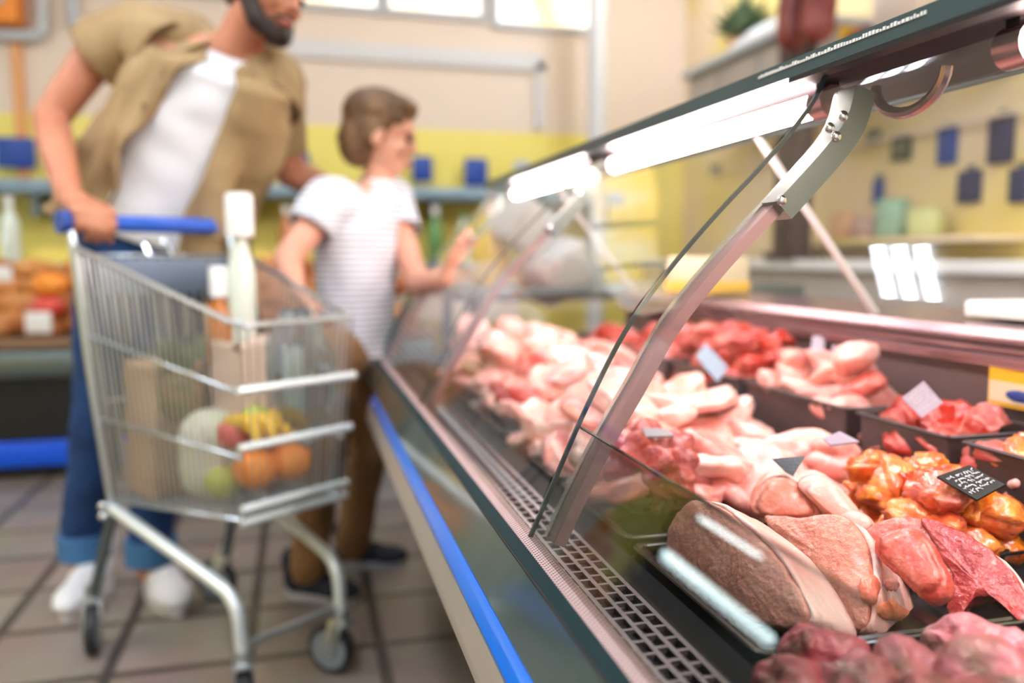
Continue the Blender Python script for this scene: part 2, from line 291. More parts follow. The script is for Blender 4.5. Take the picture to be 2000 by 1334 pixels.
# ceiling light fittings
def ceiling_light(x, y, L, n, label, along='Y', gap=.09):
    t = thing('ceiling_light', (x, y, CE-.08), label, 'light', 'ceiling tube lights')
    w = n*gap; d = (w/2, L/2) if along == 'Y' else (L/2, w/2)
    obj('housing', box(B(), (x-d[0]-.02, y-d[1]-.02, CE-.05), (x+d[0]+.02, y+d[1]+.02, CE-.002)), 'white', t, smooth=False)
    for k in range(n):
        o = (k-(n-1)/2)*gap; b = B()
        tube(b, [(x+o, y-L/2, CE-.075), (x+o, y+L/2, CE-.075)] if along == 'Y' else [(x-L/2, y+o, CE-.075), (x+L/2, y+o, CE-.075)], .022)
        obj('tube', b, 'ceil_tube', t)
ceiling_light(-.02, 2.96, .44, 3, 'short triple white ceiling tube light over the aisle before the man', 'X', .13)
ceiling_light(-.5, 1.0, 1.5, 3, 'triple white ceiling tube light above the shopping aisle')
ceiling_light(-2.5, 1.6, 1.5, 3, 'triple white ceiling tube light towards the left wall')
ceiling_light(2.0, .2, 1.5, 3, 'triple white ceiling tube light above the staff side of the counter')
ceiling_light(1.95, 3.6, 1.2, 3, 'triple white ceiling tube light by the hanging cabinet')
ceiling_light(-.9, -1.2, 1.5, 3, 'triple white ceiling tube light at the shop entrance end')
ceiling_light(1.2, -1.2, 1.5, 3, 'triple white ceiling tube light above the near end of the counter')
def P(name, bm, m, label, cat, group=None, origin=None, **k):
    o = obj(name, bm, m, origin=origin, **k); o['label'] = label; o['category'] = cat
    if group: o['group'] = group
    return o
# trunking, pole, panels on the back wall
c0, c1, c2 = at(575, 95, WB), at(1060, 122, WB), at(1060, 330, WB)
b = B(); box(b, (-.02, WB-.03, c0.z-.05), (c1.x, WB, c0.z+.05)); box(b, (c1.x-.05, WB-.03, 1.75), (c1.x, WB, c0.z)); struct('trim_1', b, 'lgrey', smooth=False)
px = at(1165, 200, WB-.35)
t = thing('support_pole', (px.x, px.y, 0), 'pale grey floor to ceiling pole before the back wall', 'pole')
obj('shaft', tube(B(), [(px.x, px.y, .02), (px.x, px.y, CE-.01)], .055, 20), 'lgrey', t)
obj('base_plate', box(B(), (px.x-.1, px.y-.1, 0), (px.x+.1, px.y+.1, .02)), 'grey', t, smooth=False)
a = at(40, 60, WB)
t = thing('wall_cabinet', (-1.6, WB-.02, 2.28), 'orange framed grey wall box high on the back wall', 'box')
obj('frame', box(B(), (-1.95, WB-.16, at(40, 58, WB).z), (at(52, 30, WB).x, WB, 2.75), .01), 'orangeb', t)
obj('panel', box(B(), (-1.92, WB-.175, at(40, 25, WB).z), (at(28, 30, WB).x, WB-.15, 2.7), .005), 'grey', t)
b = B(); x = at(88, 30, WB).x; tube(b, bend([(-1.9, WB-.06, at(20, 76, WB).z), (x, WB-.06, at(80, 76, WB).z), (x, WB-.06, 2.9)], .06), .03); P('conduit', b, 'grey', 'grey pipe bending round the orange wall box', 'pipe')
P('conduit', tube(B(), [(at(148, 30, WB).x, WB-.05, at(148, 55, WB).z), (at(148, 30, WB).x, WB-.05, CE)], .028), 'grey', 'short upright grey pipe behind the shoulder of the man', 'pipe')
b = B(); x = at(40, 200, WB).x; box(b, (x-.025, WB-.03, 1.3), (x+.025, WB-.001, 2.3)); P('orange_batten', b, 'orangep', 'narrow orange upright batten below the orange wall box', 'batten', smooth=False)
# long shelf of the back wall with its rail and price plaques
zr = at(30, 362, 4.75).z
t = thing('wall_shelf', (.2, 4.85, zr), 'long grey rail shelf fixed along the yellow back wall', 'shelf')
obj('board', box(B(), (-1.9, 4.72, zr-.03), (1.9, 5, zr)), 'bluegrey', t, smooth=False)
obj('rail', tube(B(), [(-1.9, 4.70, zr-.01), (1.9, 4.70, zr-.01)], .04), 'bluegrey', t)
for i in range(8): obj('bracket', box(B(), (-1.85+i*.52, 4.74, zr-.16), (-1.81+i*.52, 5, zr-.03)), 'dsteel', t, smooth=False)
for (px_, py_, w, h, lab) in ((30, 298, .19, .16, 'large blue plaque on the yellow wall behind the man'), (585, 318, .11, .11, 'small blue plaque on the yellow wall between man and boy'), (825, 330, .12, .15, 'pale blue plaque on the yellow wall before the face of the boy'), (930, 337, .14, .17, 'dark blue plaque on the yellow wall left of the canopy'), (1020, 325, .10, .07, 'thin grey plaque on the yellow wall where the canopy meets it')):
    c = at(px_, py_, 4.93); b = box(B(), (c.x-w/2, 4.925, c.z-h/2), (c.x+w/2, 4.945, c.z+h/2), .006)
    o = P('price_plaque', b, 'grey' if 'grey' in lab else 'dblue', lab, 'sign', 'plaques on the yellow wall', origin=c)
    obj('hanger', box(B(), (c.x-.02, 4.945, c.z-.02), (c.x+.02, 5, c.z+.02)), 'dsteel', o, smooth=False)
# bottles on that wall: white one at the left, a few more beside the boy
def bottle(name, base, r, h, body, cap, label, cat='bottle', group=None, cw_=.42, ch=.88):
    t = thing(name, base, label, cat, group); x, y, z = base
    obj('body', lathe(B(), [(r*.9, 0), (r, .02*h), (r, .6*h), (r*.75, .7*h), (r*.36, .8*h), (r*.34, .92*h)], base), body, t, ang=1)
    obj('cap', lathe(B(), [(r*cw_, ch*h), (r*cw_, .985*h), (r*cw_*.85, h)], base), cap, t, ang=1); return t
zs2 = .94
# ------------------------------------------------------------------ low chiller along the back wall
YF = 3.8
t = thing('produce_counter', (-.7, 4.2, 0), 'low chilled counter with steel front and blue kick strip along the back wall', 'counter')
xa, xb = -1.9, .62
obj('body', box(B(), (xa, YF+.05, .17), (xb, 4.68, .44)), 'blacks', t, smooth=False)
obj('bumper', box(B(), (xa, YF-.02, .445), (xb, YF+.10, .565), .03), 'dsteel', t)
obj('edge_rail', box(B(), (xa, YF, .57), (xb, YF+.05, .61), .008), 'wood', t)
obj('kick_strip', box(B(), (xa, YF+.03, .06), (xb, YF+.09, .168), .01), 'kick', t)
obj('plinth', box(B(), (xa, YF+.12, 0), (xb, 4.66, .16)), 'blacks', t, smooth=False)
obj('deck', box(B(), (xa, YF+.05, .57), (xb, 4.68, .60)), 'wood', t, smooth=False)
obj('back_panel', box(B(), (xa, 4.66, .17), (xb, 4.695, 1.0)), 'wall', t, smooth=False)
# loaves heaped on it
def lump(r, seed, amp=.1, sub=3):
    b = B(); ell(b, (0, 0, 0), (1, 1, 1), sub=sub)
    for v in b.verts: v.co *= 1+amp*noise.noise(v.co*1.4+Vector((seed*3.7, 0, seed)))+amp*.35*noise.noise(v.co*3.3+Vector((0, seed*2.7, 0)))
    for v in b.verts: v.co = Vector((v.co.x*r[0], v.co.y*r[1], v.co.z*r[2]))
    return b
protos = [obj('bread_loaf', lump((.12, .07, .06), i, .12), 'bread' if i % 2 else 'bread2') for i in range(3)]
used = [False]*9
def placed(plist, i, loc, rot, s, label, cat, group, pool={}):
    """first use takes the prototype itself, later uses are copies of it"""
    p = plist[i]; o = p if p.name not in pool else copy_tree(p); pool[p.name] = 1
    o.location = loc; o.rotation_euler = rot; o.scale = (s,)*3 if not hasattr(s, '__len__') else s
    o['label'] = label; o['category'] = cat
    if group: o['group'] = group
    return o
k = 0
for row in range(4):
    for j in range(15):
        x = -1.72+j*.155+(row % 2)*.07; 
        if x > .5: continue
        placed(protos, k % 3, (x+R.uniform(-.02, .02), YF+.17+row*.1+R.uniform(-.02, .02), .66+row*.075), (R.uniform(-.3, .3), R.uniform(-.3, .3), R.uniform(-.7, .7)), R.uniform(.85, 1.1), 'brown bread loaf heaped on the low counter along the back wall', 'bread', 'loaves on the back counter'); k += 1
for px_, py_, w, n in ((75, 630, .10, 'white price card among the loaves, lower one beside the jeans'), (5, 535, .07, 'white price card among the loaves at the picture edge, upper one')):
    c = at(px_, py_, YF+.045); P('price_card', box(B(), (c.x-w/2, c.y-.004, c.z-w*.45), (c.x+w/2, c.y+.004, c.z+w*.45), .003), 'white', n, 'card', 'white price cards among the loaves', origin=c)
for px_, py_, m_, lab in ((95, 555, 'orange', 'orange bread bag tucked among the loaves beside the jeans'), (90, 600, 'red', 'red bread bag tucked among the loaves beside the jeans')):
    c = at(px_, py_, YF+.1); P('bread_bag', rumple(ell(B(), c, (.07, .05, .05)), .012, 12), m_, lab, 'bag', origin=c)
zz = 1.035
for k, (px_, bm_, cm, r, h, lab) in enumerate(((22, 'bottleg', 'white', .045, .30, 'pale bottle standing behind the loaves at the picture edge'), (640, 'green', 'yellow', .04, .27, 'green bottle behind the loaves just left of the boy'), (690, 'bottleg', 'white', .04, .27, 'pale bottle behind the loaves hidden mostly by the boy'), (850, 'green', 'white', .045, .28, 'green bottle behind the loaves beyond the chest of the boy'), (905, 'bottleg', 'green', .045, .25, 'pale green bottle behind the loaves beyond the hand of the boy'), (560, 'amber', 'white', .04, .27, 'amber bottle behind the loaves under the forearm of the man'))):
    c = at(px_, 480, 4.6); bottle('bottle', (c.x, 4.6, .92), r, h+.03, bm_, cm, lab, 'bottle', 'bottles on the back ledge')
struct('trim_2', box(B(), (xa, 4.5, .60), (1.2, 4.655, .92)), 'cream', smooth=False)

# unseen chiller added by the left wall so its tubes streak the low glass
t = thing('streak_chiller', (-2.6, 4.1, 0), 'unseen black chiller added left of the loaf counter so its tubes streak the low glass', 'chiller')
obj('carcass', box(B(), (-2.85, 3.35, 0), (-2.76, 4.85, 2.0)), 'blacks', t, smooth=False)
for z in (.1, .75, 1.12, 1.54, 1.95): obj('shelf', box(B(), (-2.76, 3.37, z), (-2.37, 4.83, z+.03)), 'blacks', t, smooth=False)
for y in (3.35, 4.83): obj('side_panel', box(B(), (-2.76, y, 0), (-2.37, y+.02, 2.0)), 'blacks', t, smooth=False)
for z, y0, y1 in ((1.065, 3.5, 4.7), (1.48, 4.05, 4.72)): obj('streak_light', tube(B(), [(-2.36, y0, z), (-2.36, y1, z)], .038), 'streak_tube', t)

# ------------------------------------------------------------------ the meat display case
Y0, Y1 = -.25, 2.3
case = thing('display_case', (.6, 1.0, 0), 'long refrigerated meat display case with slanted curved glass front and blue bumper', 'display case')
def part(name, prof, m, y0=Y0, y1=Y1, parent=None, **k): return obj(name, prism(B(), prof, y0, y1), m, parent or case, **k)
part('base_cabinet', [(.37, .09), (.24, .48), (.20, .49), (.20, .60), (1.0, .60), (1.0, .09)], 'dsteel', smooth=False)
part('plinth', [(.40, 0), (.40, .09), (.96, .09), (.96, 0)], 'blacks', smooth=False)
part('bumper_rail', [(.20, .49), (.190, .495), (.172, .512), (.156, .538), (.150, .552), (.1515, .565), (.157, .594), (.19, .594)], 'steel', y1=2.02)
b = B(); prism(b, [(.19, .596), (.158, .596), (.1565, .600), (.1615, .6115), (.1645, .6165), (.168, .6195), (.19, .6205)], Y0, 1.985)
for v in b.verts:
    if v.co.y > 1.9: v.co.z = .608+(v.co.z-.608)*.75
tube(b, [(.174, 1.984, .608), (.174, 2.0, .608)], .0115, 14, rs=[.0115, .006])
obj('blue_bumper', b, 'blue', case)
part('front_panel', [(.192, .60), (.1685, .6195), (.187, .6715), (.20, .6715), (.20, .61)], 'panel', ang=.4)
part('seam', [(.1868, .6705), (.1872, .6728), (.1885, .6735), (.19, .6705)], 'gasket', smooth=False)
part('sill_bar', [(.1886, .65), (.1886, .6738), (.2028, .6742), (.2028, .65)], 'sill', smooth=False)
part('perforated_strip', [(.2030, .65), (.2030, .6735), (.2045, .6748), (.2195, .6748), (.2215, .673), (.2215, .65)], 'perf', ang=.3)
part('inner_channel', [(.2217, .62), (.2217, .668), (.2245, .668), (.2275, .655), (.231, .655), (.231, .62)], 'dsteel', smooth=False)
b = B(); box(b, (.2, Y0, .60), (.95, Y1, .617)); obj('deck', b, 'deck', case, smooth=False)
part('duct_floor', [(.231, .617), (.231, .6215), (.326, .6215), (.326, .617)], 'cavity', smooth=False)
b = B()
gx = [.2335, .2475, .2615, .2755, .2895]
for i, x in enumerate(gx): box(b, (x-.0022, Y0, .640), (x+.0022, Y1, .645))
for i in range(4):
    y = Y0+.013*(i % 2)
    while y < Y1: box(b, (gx[i], y, .6405), (gx[i+1], y+.0038, .6448)); y += .0215
for y in [Y0+.1+k*.4 for k in range(7)]: box(b, (.235, y, .617), (.289, y+.004, .641))
obj('air_grille', b, 'grille', case, smooth=False)
part('deck_lip', [(.2905, .617), (.2905, .6425), (.331, .636), (.331, .617)], 'cavity', smooth=False)
part('well_back', [(.945, .60), (.945, .80), (.965, .80), (.965, .60)], 'well', smooth=False)
part('rear_ledge', [(.925, .80), (.925, .812), (.935, .818), (.93, .835), (.938, .852), (1.15, .858), (1.15, .80)], 'ledge', ang=.4)
for k in range(3): part('ledge_rail', [(.926+.002*k, .806+.013*k), (.921+.002*k, .808+.013*k), (.921+.002*k, .813+.013*k), (.926+.002*k, .815+.013*k)], 'ledge', smooth=False)
part('rear_cabinet', [(.98, .05), (.98, .80), (1.12, .80), (1.12, .05)], 'well', smooth=False)
# glass
gc = smoothp([(.212, .674), (.231, .716), (.268, .798), (.310, .877), (.356, .938), (.408, .995), (.461, 1.048), (.508, 1.102), (.528, 1.138)], 6)
gc = [(p.x, p.y) for p in gc]
def pane(name, y0, y1, prof, th_, m, **k):
    o = offset(prof, th_); return obj(name, prism(B(), prof+o[::-1], y0, y1), m, case, ang=.3, **k)
def sheet(name, y0, y1, prof, m):
    b = B(); r = [[b.verts.new((x, y, z)) for x, z in prof] for y in (y0, y1)]
    for i in range(len(prof)-1): b.faces.new((r[0][i], r[0][i+1], r[1][i+1], r[1][i]))
    return obj(name, b, m, case, ang=None)
gp = sheet('glass_panel', Y0, .757, gc, 'glass')
pane('glass_edge', .757, .7605, gc, .004, 'gedge')
g2 = sheet('glass_panel', .765, 1.523, gc, 'glass'); g3 = sheet('glass_panel', 1.527, Y1-.01, gc, 'glass')
pane('glass_edge', 1.523, 1.526, gc, .004, 'gedge')
low = offset([p for p in gc if p[1] < .782]+[(.2605, .784)], .004)
lg = sheet('low_glass', Y0, .757, low, 'lowglass')
tx, tz = low[-1]
part('low_glass_edge', [(tx-.0012, tz), (tx-.0008, tz+.0014), (tx+.0018, tz+.0014), (tx+.0012, tz)], 'gedge2', y1=.757, smooth=False)
# canopy
part('canopy', [(.513, 1.1415), (.513, 1.1605), (.53, 1.166), (.72, 1.195), (.74, 1.185), (.735, 1.141), (.722, 1.1415), (.722, 1.150), (.53, 1.150), (.53, 1.1415)], 'teal', ang=.4)
part('canopy_liner', [(.531, 1.1495), (.721, 1.1495), (.721, 1.1435), (.70, 1.1405), (.60, 1.1455), (.531, 1.1455)], 'liner', smooth=False)
part('gasket', [(.5125, 1.136), (.5125, 1.1412), (.53, 1.1412), (.53, 1.136)], 'gasket', y1=.80, smooth=False)
b = B(); R2 = random.Random(3)
y = .60
while y < .86:
    w = R2.uniform(.0016, .004); box(b, (.5118, y, 1.1525), (.5135, y+w, 1.1525+R2.uniform(.0022, .0042))); y += w+.0016
obj('printed_marks', b, 'white', case, smooth=False)
def lamp(y0, y1, m='tube'):
    l = obj('lamp', tube(B(), [(.582, y0, 1.124), (.582, y1, 1.124)], .0135, 14), m, case)
    for y, s in ((y0, -1), (y1, 1)):
        obj('lamp_holder', tube(B(), [(.582, y, 1.124), (.582, y+s*.028, 1.124)], .018, 16), 'ledge', l)
        obj('lamp_bracket', box(B(), (.572, y+s*.008, 1.13), (.592, y+s*.022, 1.148)), 'liner', l, smooth=False)
lamp(-.2, .556, 'tube2'); lamp(.845, 1.47); lamp(1.60, 2.2)
# chrome ring of the lamp socket under the canopy
b = B(); c = at(1775, 150, .60, 'X'); tube(b, [(c.x, c.y+.05*math.cos(a), c.z+.035*math.sin(a)) for a in [PI+PI*i/14 for i in range(15)]], .006, 8); obj('socket_ring', b, 'ledge', case)
# posts
pl = smoothp([(.232, .674), (.250, .712), (.282, .773), (.314, .825), (.351, .886), (.406, .950), (.472, 1.015), (.53, 1.078), (.545, 1.12)], 5)
pl = [(p.x, p.y) for p in pl]
for yp in (.735, 1.51, 2.262):
    o = offset(pl, .012); po = obj('support_post', prism(B(), pl+o[::-1], yp, yp+.026), 'post', case, ang=.3)
    e = offset(pl, -.002); obj('lit_edge_strip', prism(B(), e+pl[::-1], yp+.019, yp+.027), 'postedge', po, ang=.3)  # pale strip imitates the lit edge of the post
    q = [p for p in pl if p[1] > 1.0]; bq = offset(q, .02); q2 = offset(q, -.004)
    obj('hinge_plate', prism(B(), q2+bq[::-1], yp-.010, yp+.018), 'hinge', po, ang=.3)
    for s in ((.461, 1.006), (.520, 1.07), (.527, 1.09), (.512, 1.078)):
        obj('bolt', ell(B(), (s[0], yp-.011, s[1]), (.0055, .003, .0055)), 'chrome', po)
# rear struts
for y in (1.2, .1, 2.25):
    b = B(); tube(b, [(.715, y, 1.145), (.952, y, .855)], .0065, 8); obj('rear_strut', b, 'lgrey', case)
# far end frame
e = offset(gc, .018); obj('end_frame', prism(B(), gc+e[::-1], Y1-.01, Y1+.012), 'teal', case, ang=.3)
part('end_panel', [(.20, .60), (.212, .674), (.95, .69), (.95, .60)], 'dsteel', y0=Y1-.006, y1=Y1+.012, smooth=False)
b = B(); b.faces.new([b.verts.new((x, Y1, z)) for x, z in gc+[(.73, 1.14), (.93, .85), (.93, .69)]]); obj('end_glass', b, 'glass', case, ang=None)
# crumpled film stuck under the canopy gasket

# ------------------------------------------------------------------ trays and bins
def rrect(x0, x1, y0, y1, r, z, n=5):
    out = []
    for cx, cy, a0 in ((x1-r, y1-r, 0), (x0+r, y1-r, 90), (x0+r, y0+r, 180), (x1-r, y0+r, 270)):
        for i in range(n+1): a = math.radians(a0+90*i/n); out.append((cx+r*math.cos(a), cy+r*math.sin(a), z))
    return out
def loops(bm, ls):
    rs = [[bm.verts.new(p) for p in l] for l in ls]; n = len(rs[0])
    for a, c in zip(rs, rs[1:]):
        for k in range(n): bm.faces.new((a[k], a[(k+1) % n], c[(k+1) % n], c[k]))
    bm.faces.new(rs[0][::-1]); bm.faces.new(rs[-1]); return bm
def tray(x0, x1, y0, y1, label, z=.6175, h=.026, lip=.011, m='tray', name='meat_tray', group='black trays in the display case', r=.018):
    def q(d, zz): return rrect(x0+d, x1-d, y0+d, y1-d, max(r-d, .004), zz)
    ls = [q(lip+.003, z), q(lip, z+h-.005), q(.002, z+h-.004), q(0, z+h-.001), q(.0015, z+h), q(.004, z+h-.0018), q(lip-.003, z+h-.0018), q(lip-.001, z+h), q(lip+.002, z+h-.001), q(lip+.008, z+.004)]
    return P(name, loops(B(), ls), m, label, 'tray', group, origin=((x0+x1)/2, (y0+y1)/2, z), ang=.5)
tray(.336, .60, .275, .524, 'nearest black tray, holding dark pork hocks')
tray(.336, .602, .537, .80, 'black tray holding the thick pork loin cuts')
tray(.614, .745, .672, .865, 'black tray heaped with orange marinated pieces')
tray(.336, .602, .812, 1.055, 'black tray behind the loin cuts, under raw pink pork and one dark red cut')
tray(.614, .745, .878, 1.055, 'black tray of pink chicken between the marinated pieces and the bins')
for y0, y1, l in ((1.067, 1.37, 'black tray under the first part of the long pink pork heap'), (1.382, 1.69, 'black tray under the middle part of the long pink pork heap'), (1.702, 2.0, 'black tray under the farther part of the long pink pork heap'), (2.012, 2.27, 'black tray at the far end of the case below the pale meat')):
    tray(.336, .745, y0, y1, l)
bl = (('brown bin with orange and red pieces at the right picture edge', .585, .80), ('brown bin with dark pink chunks behind the marinated pieces', .815, .995), ('brown bin heaped with pink pork behind a tilted tag', 1.01, 1.30), ('brown bin heaped with bright red meat', 1.315, 1.60), ('brown bin of red meat in the far half of the back row', 1.615, 1.9), ('farthest brown bin of the back row', 1.915, 2.26))
for l, y0, y1 in bl: tray(.757, .922, y0, y1, l, h=.115, lip=.008, m='bin', name='meat_bin', group='brown bins along the back of the case', r=.012)

# ------------------------------------------------------------------ the meat
def closed(pts, n=56):
    P_ = [Vector(p) for p in pts]; k = len(P_); out = []
    for i in range(n):
        t = i/n*k; j = int(t); f = t-j; a, b, c, d = P_[j-1], P_[j % k], P_[(j+1) % k], P_[(j+2) % k]
        out.append(.5*((2*b)+(c-a)*f+(2*a-5*b+4*c-d)*f*f+(3*b-a-3*c+d)*f**3))
    return out
def basis(n, e1):
    n = Vector(n).normalized(); e1 = Vector(e1); e1 = (e1-n*e1.dot(n)).normalized(); e2 = n.cross(e1)
    if e2.z < 0: e2 = -e2
    return n, e1, e2
def slab(c, n, e1, outline, T, bev=.008, dome=.004, seed=0, amp=.0015, sc_=60, drift=(0, 0), n_out=56):
    """thick cut of meat: closed outline in the plane of the cut face, T deep behind it, rounded edges"""
    n, e1, e2 = basis(n, e1); c = Vector(c); o = closed(outline, n_out); cen = sum(o, Vector((0, 0)))/len(o); bm = B()
    def ring(s, d):
        f = d/T; sh = Vector(drift)*f
        return [bm.verts.new(c+e1*((p-cen)*s+cen+sh).x+e2*((p-cen)*s+cen+sh).y-n*d) for p in o]
    ext = max(p.length for p in [q-cen for q in o]); sb = 1-bev/ext
    layers = [ring(.12, -dome), ring(.35, -dome*.9), ring(.6, -dome*.65), ring(.8, -dome*.3), ring(sb*.97, 0)]
    layers += [ring(1-(1-sb)*(1-math.sin(a)), bev*(1-math.cos(a))) for a in (PI/8, PI/4, 3*PI/8, PI/2)]
    layers += [ring(1, bev+(T-2*bev)*t) for t in (.15, .3, .45, .6, .75, .9)]
    layers += [ring(1-(1-sb)*(1-math.cos(a)), T-bev*(1-math.sin(a))) for a in (PI/8, PI/4, 3*PI/8, PI/2)]
    layers += [ring(s, T) for s in (.7, .4, .12)]
    k = len(o)
    for a, b in zip(layers, layers[1:]):
        for i in range(k): bm.faces.new((a[i], a[(i+1) % k], b[(i+1) % k], b[i]))
    bm.faces.new(layers[0][::-1]); bm.faces.new(layers[-1]); bmesh.ops.recalc_face_normals(bm, faces=bm.faces)
    return rumple(bm, amp, sc_, seed, amp*.5, sc_*3)
def rind(c, n, e1, outline, T, a0, a1, thick=.0045, inset=.002, seed=0, drift=(0, 0), d0=.004, amp=.0012, n_out=56):
    """fat along part of the rim: a0..a1 is the stretch of the outline it covers (0..1)"""
    n, e1, e2 = basis(n, e1); c = Vector(c); o = closed(outline, n_out); cen = sum(o, Vector((0, 0)))/len(o); k = len(o); bm = B(); rows = []
    m_ = 26; dn = 12
    for i in range(m_+1):
        t = (a0+(a1-a0)*i/m_)*k; j = int(math.floor(t)) % k; p = o[j].lerp(o[(j+1) % k], t-math.floor(t)); r = (p-cen); L = r.length; r = r/L
        e = min(1, 5*min(i, m_-i)/m_); row = []
        prof = [(d0+.004, -inset), (d0, thick*.3)]+[(d0+.003+(T-d0-.003)*q/dn, thick) for q in range(dn+1)]+[(T+.001, thick*.3), (T-.003, -inset)]
        for d, th_ in prof:
            h = th_ if th_ < 0 else -inset*(1-e)+th_*e
            sh = Vector(drift)*(d/T); q = p+r*h+sh; row.append(bm.verts.new(c+e1*q.x+e2*q.y-n*d))
        rows.append(row)
    q = len(rows[0])
    for a, b in zip(rows, rows[1:]):
        for i in range(q): bm.faces.new((a[i], a[(i+1) % q], b[(i+1) % q], b[i]))
    bm.faces.new(rows[0][::-1]); bm.faces.new(rows[-1]); bmesh.ops.recalc_face_normals(bm, faces=bm.faces); return rumple(bm, amp, 70, seed)
def facecut(name, label, pix, ref, n, T, m, mf=None, span=(0, .5), e1=(.05, -1, -.1), seed=0, **k):
    """a cut whose face lies in the plane through ref with normal n; the outline is read off the photo in that plane"""
    c = at(*ref, 'Z'); n, e1, e2 = basis(n, e1); o = []
    for x, y in pix:
        d = fw+rt*((x-CX)/F)-up*((y-CY)/F); p = CAM+d*((c-CAM).dot(n)/d.dot(n))-c; o.append((p.dot(e1), p.dot(e2)))
    rk = {q: k.pop(q) for q in ('thick', 'd0') if q in k}; dr = k.get('drift', (0, 0))
    ob = P(name, slab(c, n, e1, o, T, seed=seed, n_out=110, **k), m, label, 'meat', 'pork cuts in the front trays', origin=c, ang=None)
    if mf: obj('fat_cap', rind(c, n, e1, o, T, *span, seed=seed, drift=dr, n_out=110, **rk), mf, ob, ang=None)
    return ob
NF = (-.72, -.15, .68)
facecut('pork_loin_cut', 'pale pork loin cut nearest the low glass, its fat edge along the top', [(1345, 978), (1400, 985), (1450, 1025), (1510, 1080), (1555, 1150), (1575, 1203), (1540, 1225), (1470, 1215), (1390, 1160), (1310, 1100), (1298, 1030)], (1575, 1205, .655), (-.86, -.2, .46), .064, 'loina', 'fat', (.0, .56), seed=1, amp=.002, thick=.0055)
l2 = facecut('pork_loin_cut', 'thick pork loin cut with a brownish cut face and white fat at its near end', [(1490, 1003), (1560, 1006), (1630, 1000), (1668, 1022), (1692, 1065), (1700, 1115), (1697, 1160), (1690, 1215), (1640, 1230), (1590, 1200), (1545, 1110), (1510, 1045)], (1697, 1160, .652), NF, .076, 'loin', 'fat', (.19, .66), seed=2, amp=.0018, thick=.005)
def onplane(x, y, c, n):
    d = fw+rt*((x-CX)/F)-up*((y-CY)/F); return CAM+d*((c-CAM).dot(n)/d.dot(n))
nf = Vector(NF).normalized(); cf = at(1697, 1160, .652, 'Z'); A_, B_ = onplane(1694, 1075, cf, nf), onplane(1692, 1205, cf, nf)
nr = (B_-A_).cross(nf).normalized(); nr = nr if nr.dot(CAM-A_) > 0 else -nr
for i, (nm, pix, m_, lift) in enumerate((('lean_streak', [(1697, 1128), (1716, 1122), (1720, 1148), (1712, 1180), (1699, 1165)], 'rosy', .0065), ('scored_patch', [(1722, 1132), (1752, 1131), (1760, 1144), (1746, 1157), (1726, 1150)], 'pork', .0075), ('lean_fold', [(1718, 1188), (1742, 1170), (1772, 1188), (1776, 1206), (1752, 1213), (1726, 1206)], 'orfat', .008), ('lean_end', [(1800, 1180), (1822, 1212), (1818, 1226), (1772, 1236), (1788, 1206)], 'orfat', .008))):
    c_ = A_+nr*lift; e_ = (B_-A_).normalized(); n_, e1_, e2_ = basis(nr, e_); o_ = [onplane(x, y, c_, nr)-c_ for x, y in pix]
    obj(nm, slab(c_, nr, e_, [(p.dot(e1_), p.dot(e2_)) for p in o_], .009, .003, .002, seed=5+i, amp=.0012, sc_=140), m_, l2, ang=None)
facecut('pork_loin_cut', 'smooth red pork loin slice between the brownish cut and the rib piece', [(1712, 1040), (1772, 1023), (1808, 1048), (1834, 1092), (1853, 1128), (1846, 1158), (1814, 1172), (1785, 1155), (1740, 1110), (1702, 1072)], (1814, 1172, .662), (-.74, -.28, .6), .020, 'loinr', None, seed=3, bev=.009, dome=.005)
facecut('pork_loin_cut', 'thin red pork slice standing directly behind the smooth red slice', [(1685, 1035), (1737, 1010), (1790, 1008), (1822, 1022), (1850, 1065), (1864, 1105), (1852, 1150), (1780, 1130), (1715, 1085)], (1852, 1140, .655), (-.74, -.28, .6), .022, 'loinr', None, seed=8, bev=.007)
l4 = facecut('pork_rib_cut', 'deep red rib cut with a hollow arch at the right end of the front tray', [(1800, 1012), (1846, 1020), (1912, 1054), (1958, 1093), (1988, 1131), (2012, 1170), (2025, 1206), (2000, 1218), (1990, 1205), (1984, 1180), (1947, 1165), (1902, 1165), (1882, 1177), (1878, 1204), (1860, 1208), (1846, 1189), (1853, 1161), (1858, 1126), (1830, 1070)], (1860, 1206, .632), (-.66, -.45, .6), .05, 'rib', 'fat', (.12, .33), seed=4, bev=.006, dome=.002, amp=.003, thick=.0025)
c_ = at(1925, 1195, .628, 'Z'); obj('inner_lining', slab(c_+Vector((.012, .012, 0)), (-.5, -.6, .6), (.6, -.8, -.1), [(-.026, .004), (-.006, .012), (.016, .006), (.03, -.010), (.012, -.014), (-.012, -.010)], .014, .004, seed=9), 'dkm', l4, ang=None)
facecut('pork_loin_cut', 'rounded pork loin cut with a rosy face behind the brownish cut', [(1462, 985), (1492, 938), (1535, 933), (1578, 960), (1604, 998), (1590, 1014), (1530, 1016), (1480, 1010)], (1540, 1012, .668), (-.45, -.78, .42), .075, 'rosy', 'fat', (.10, .55), seed=11, drift=(-.012, .02), bev=.010, thick=.003)
facecut('pork_loin_cut', 'pale pork loin cut with its smooth fat side up behind the smooth red slice', [(1560, 950), (1590, 930), (1630, 945), (1668, 985), (1690, 1020), (1670, 1030), (1620, 1010), (1590, 985)], (1650, 1020, .672), (-.45, -.78, .42), .06, 'chick', None, seed=12, amp=.001, drift=(-.012, .015), bev=.012)
facecut('pork_loin_cut', 'small pale pork loin piece wedged behind the brownish cut', [(1640, 1005), (1668, 995), (1700, 1008), (1712, 1028), (1690, 1045), (1655, 1030)], (1690, 1040, .668), (-.5, -.7, .5), .04, 'chick', None, seed=13, amp=.001, bev=.010)
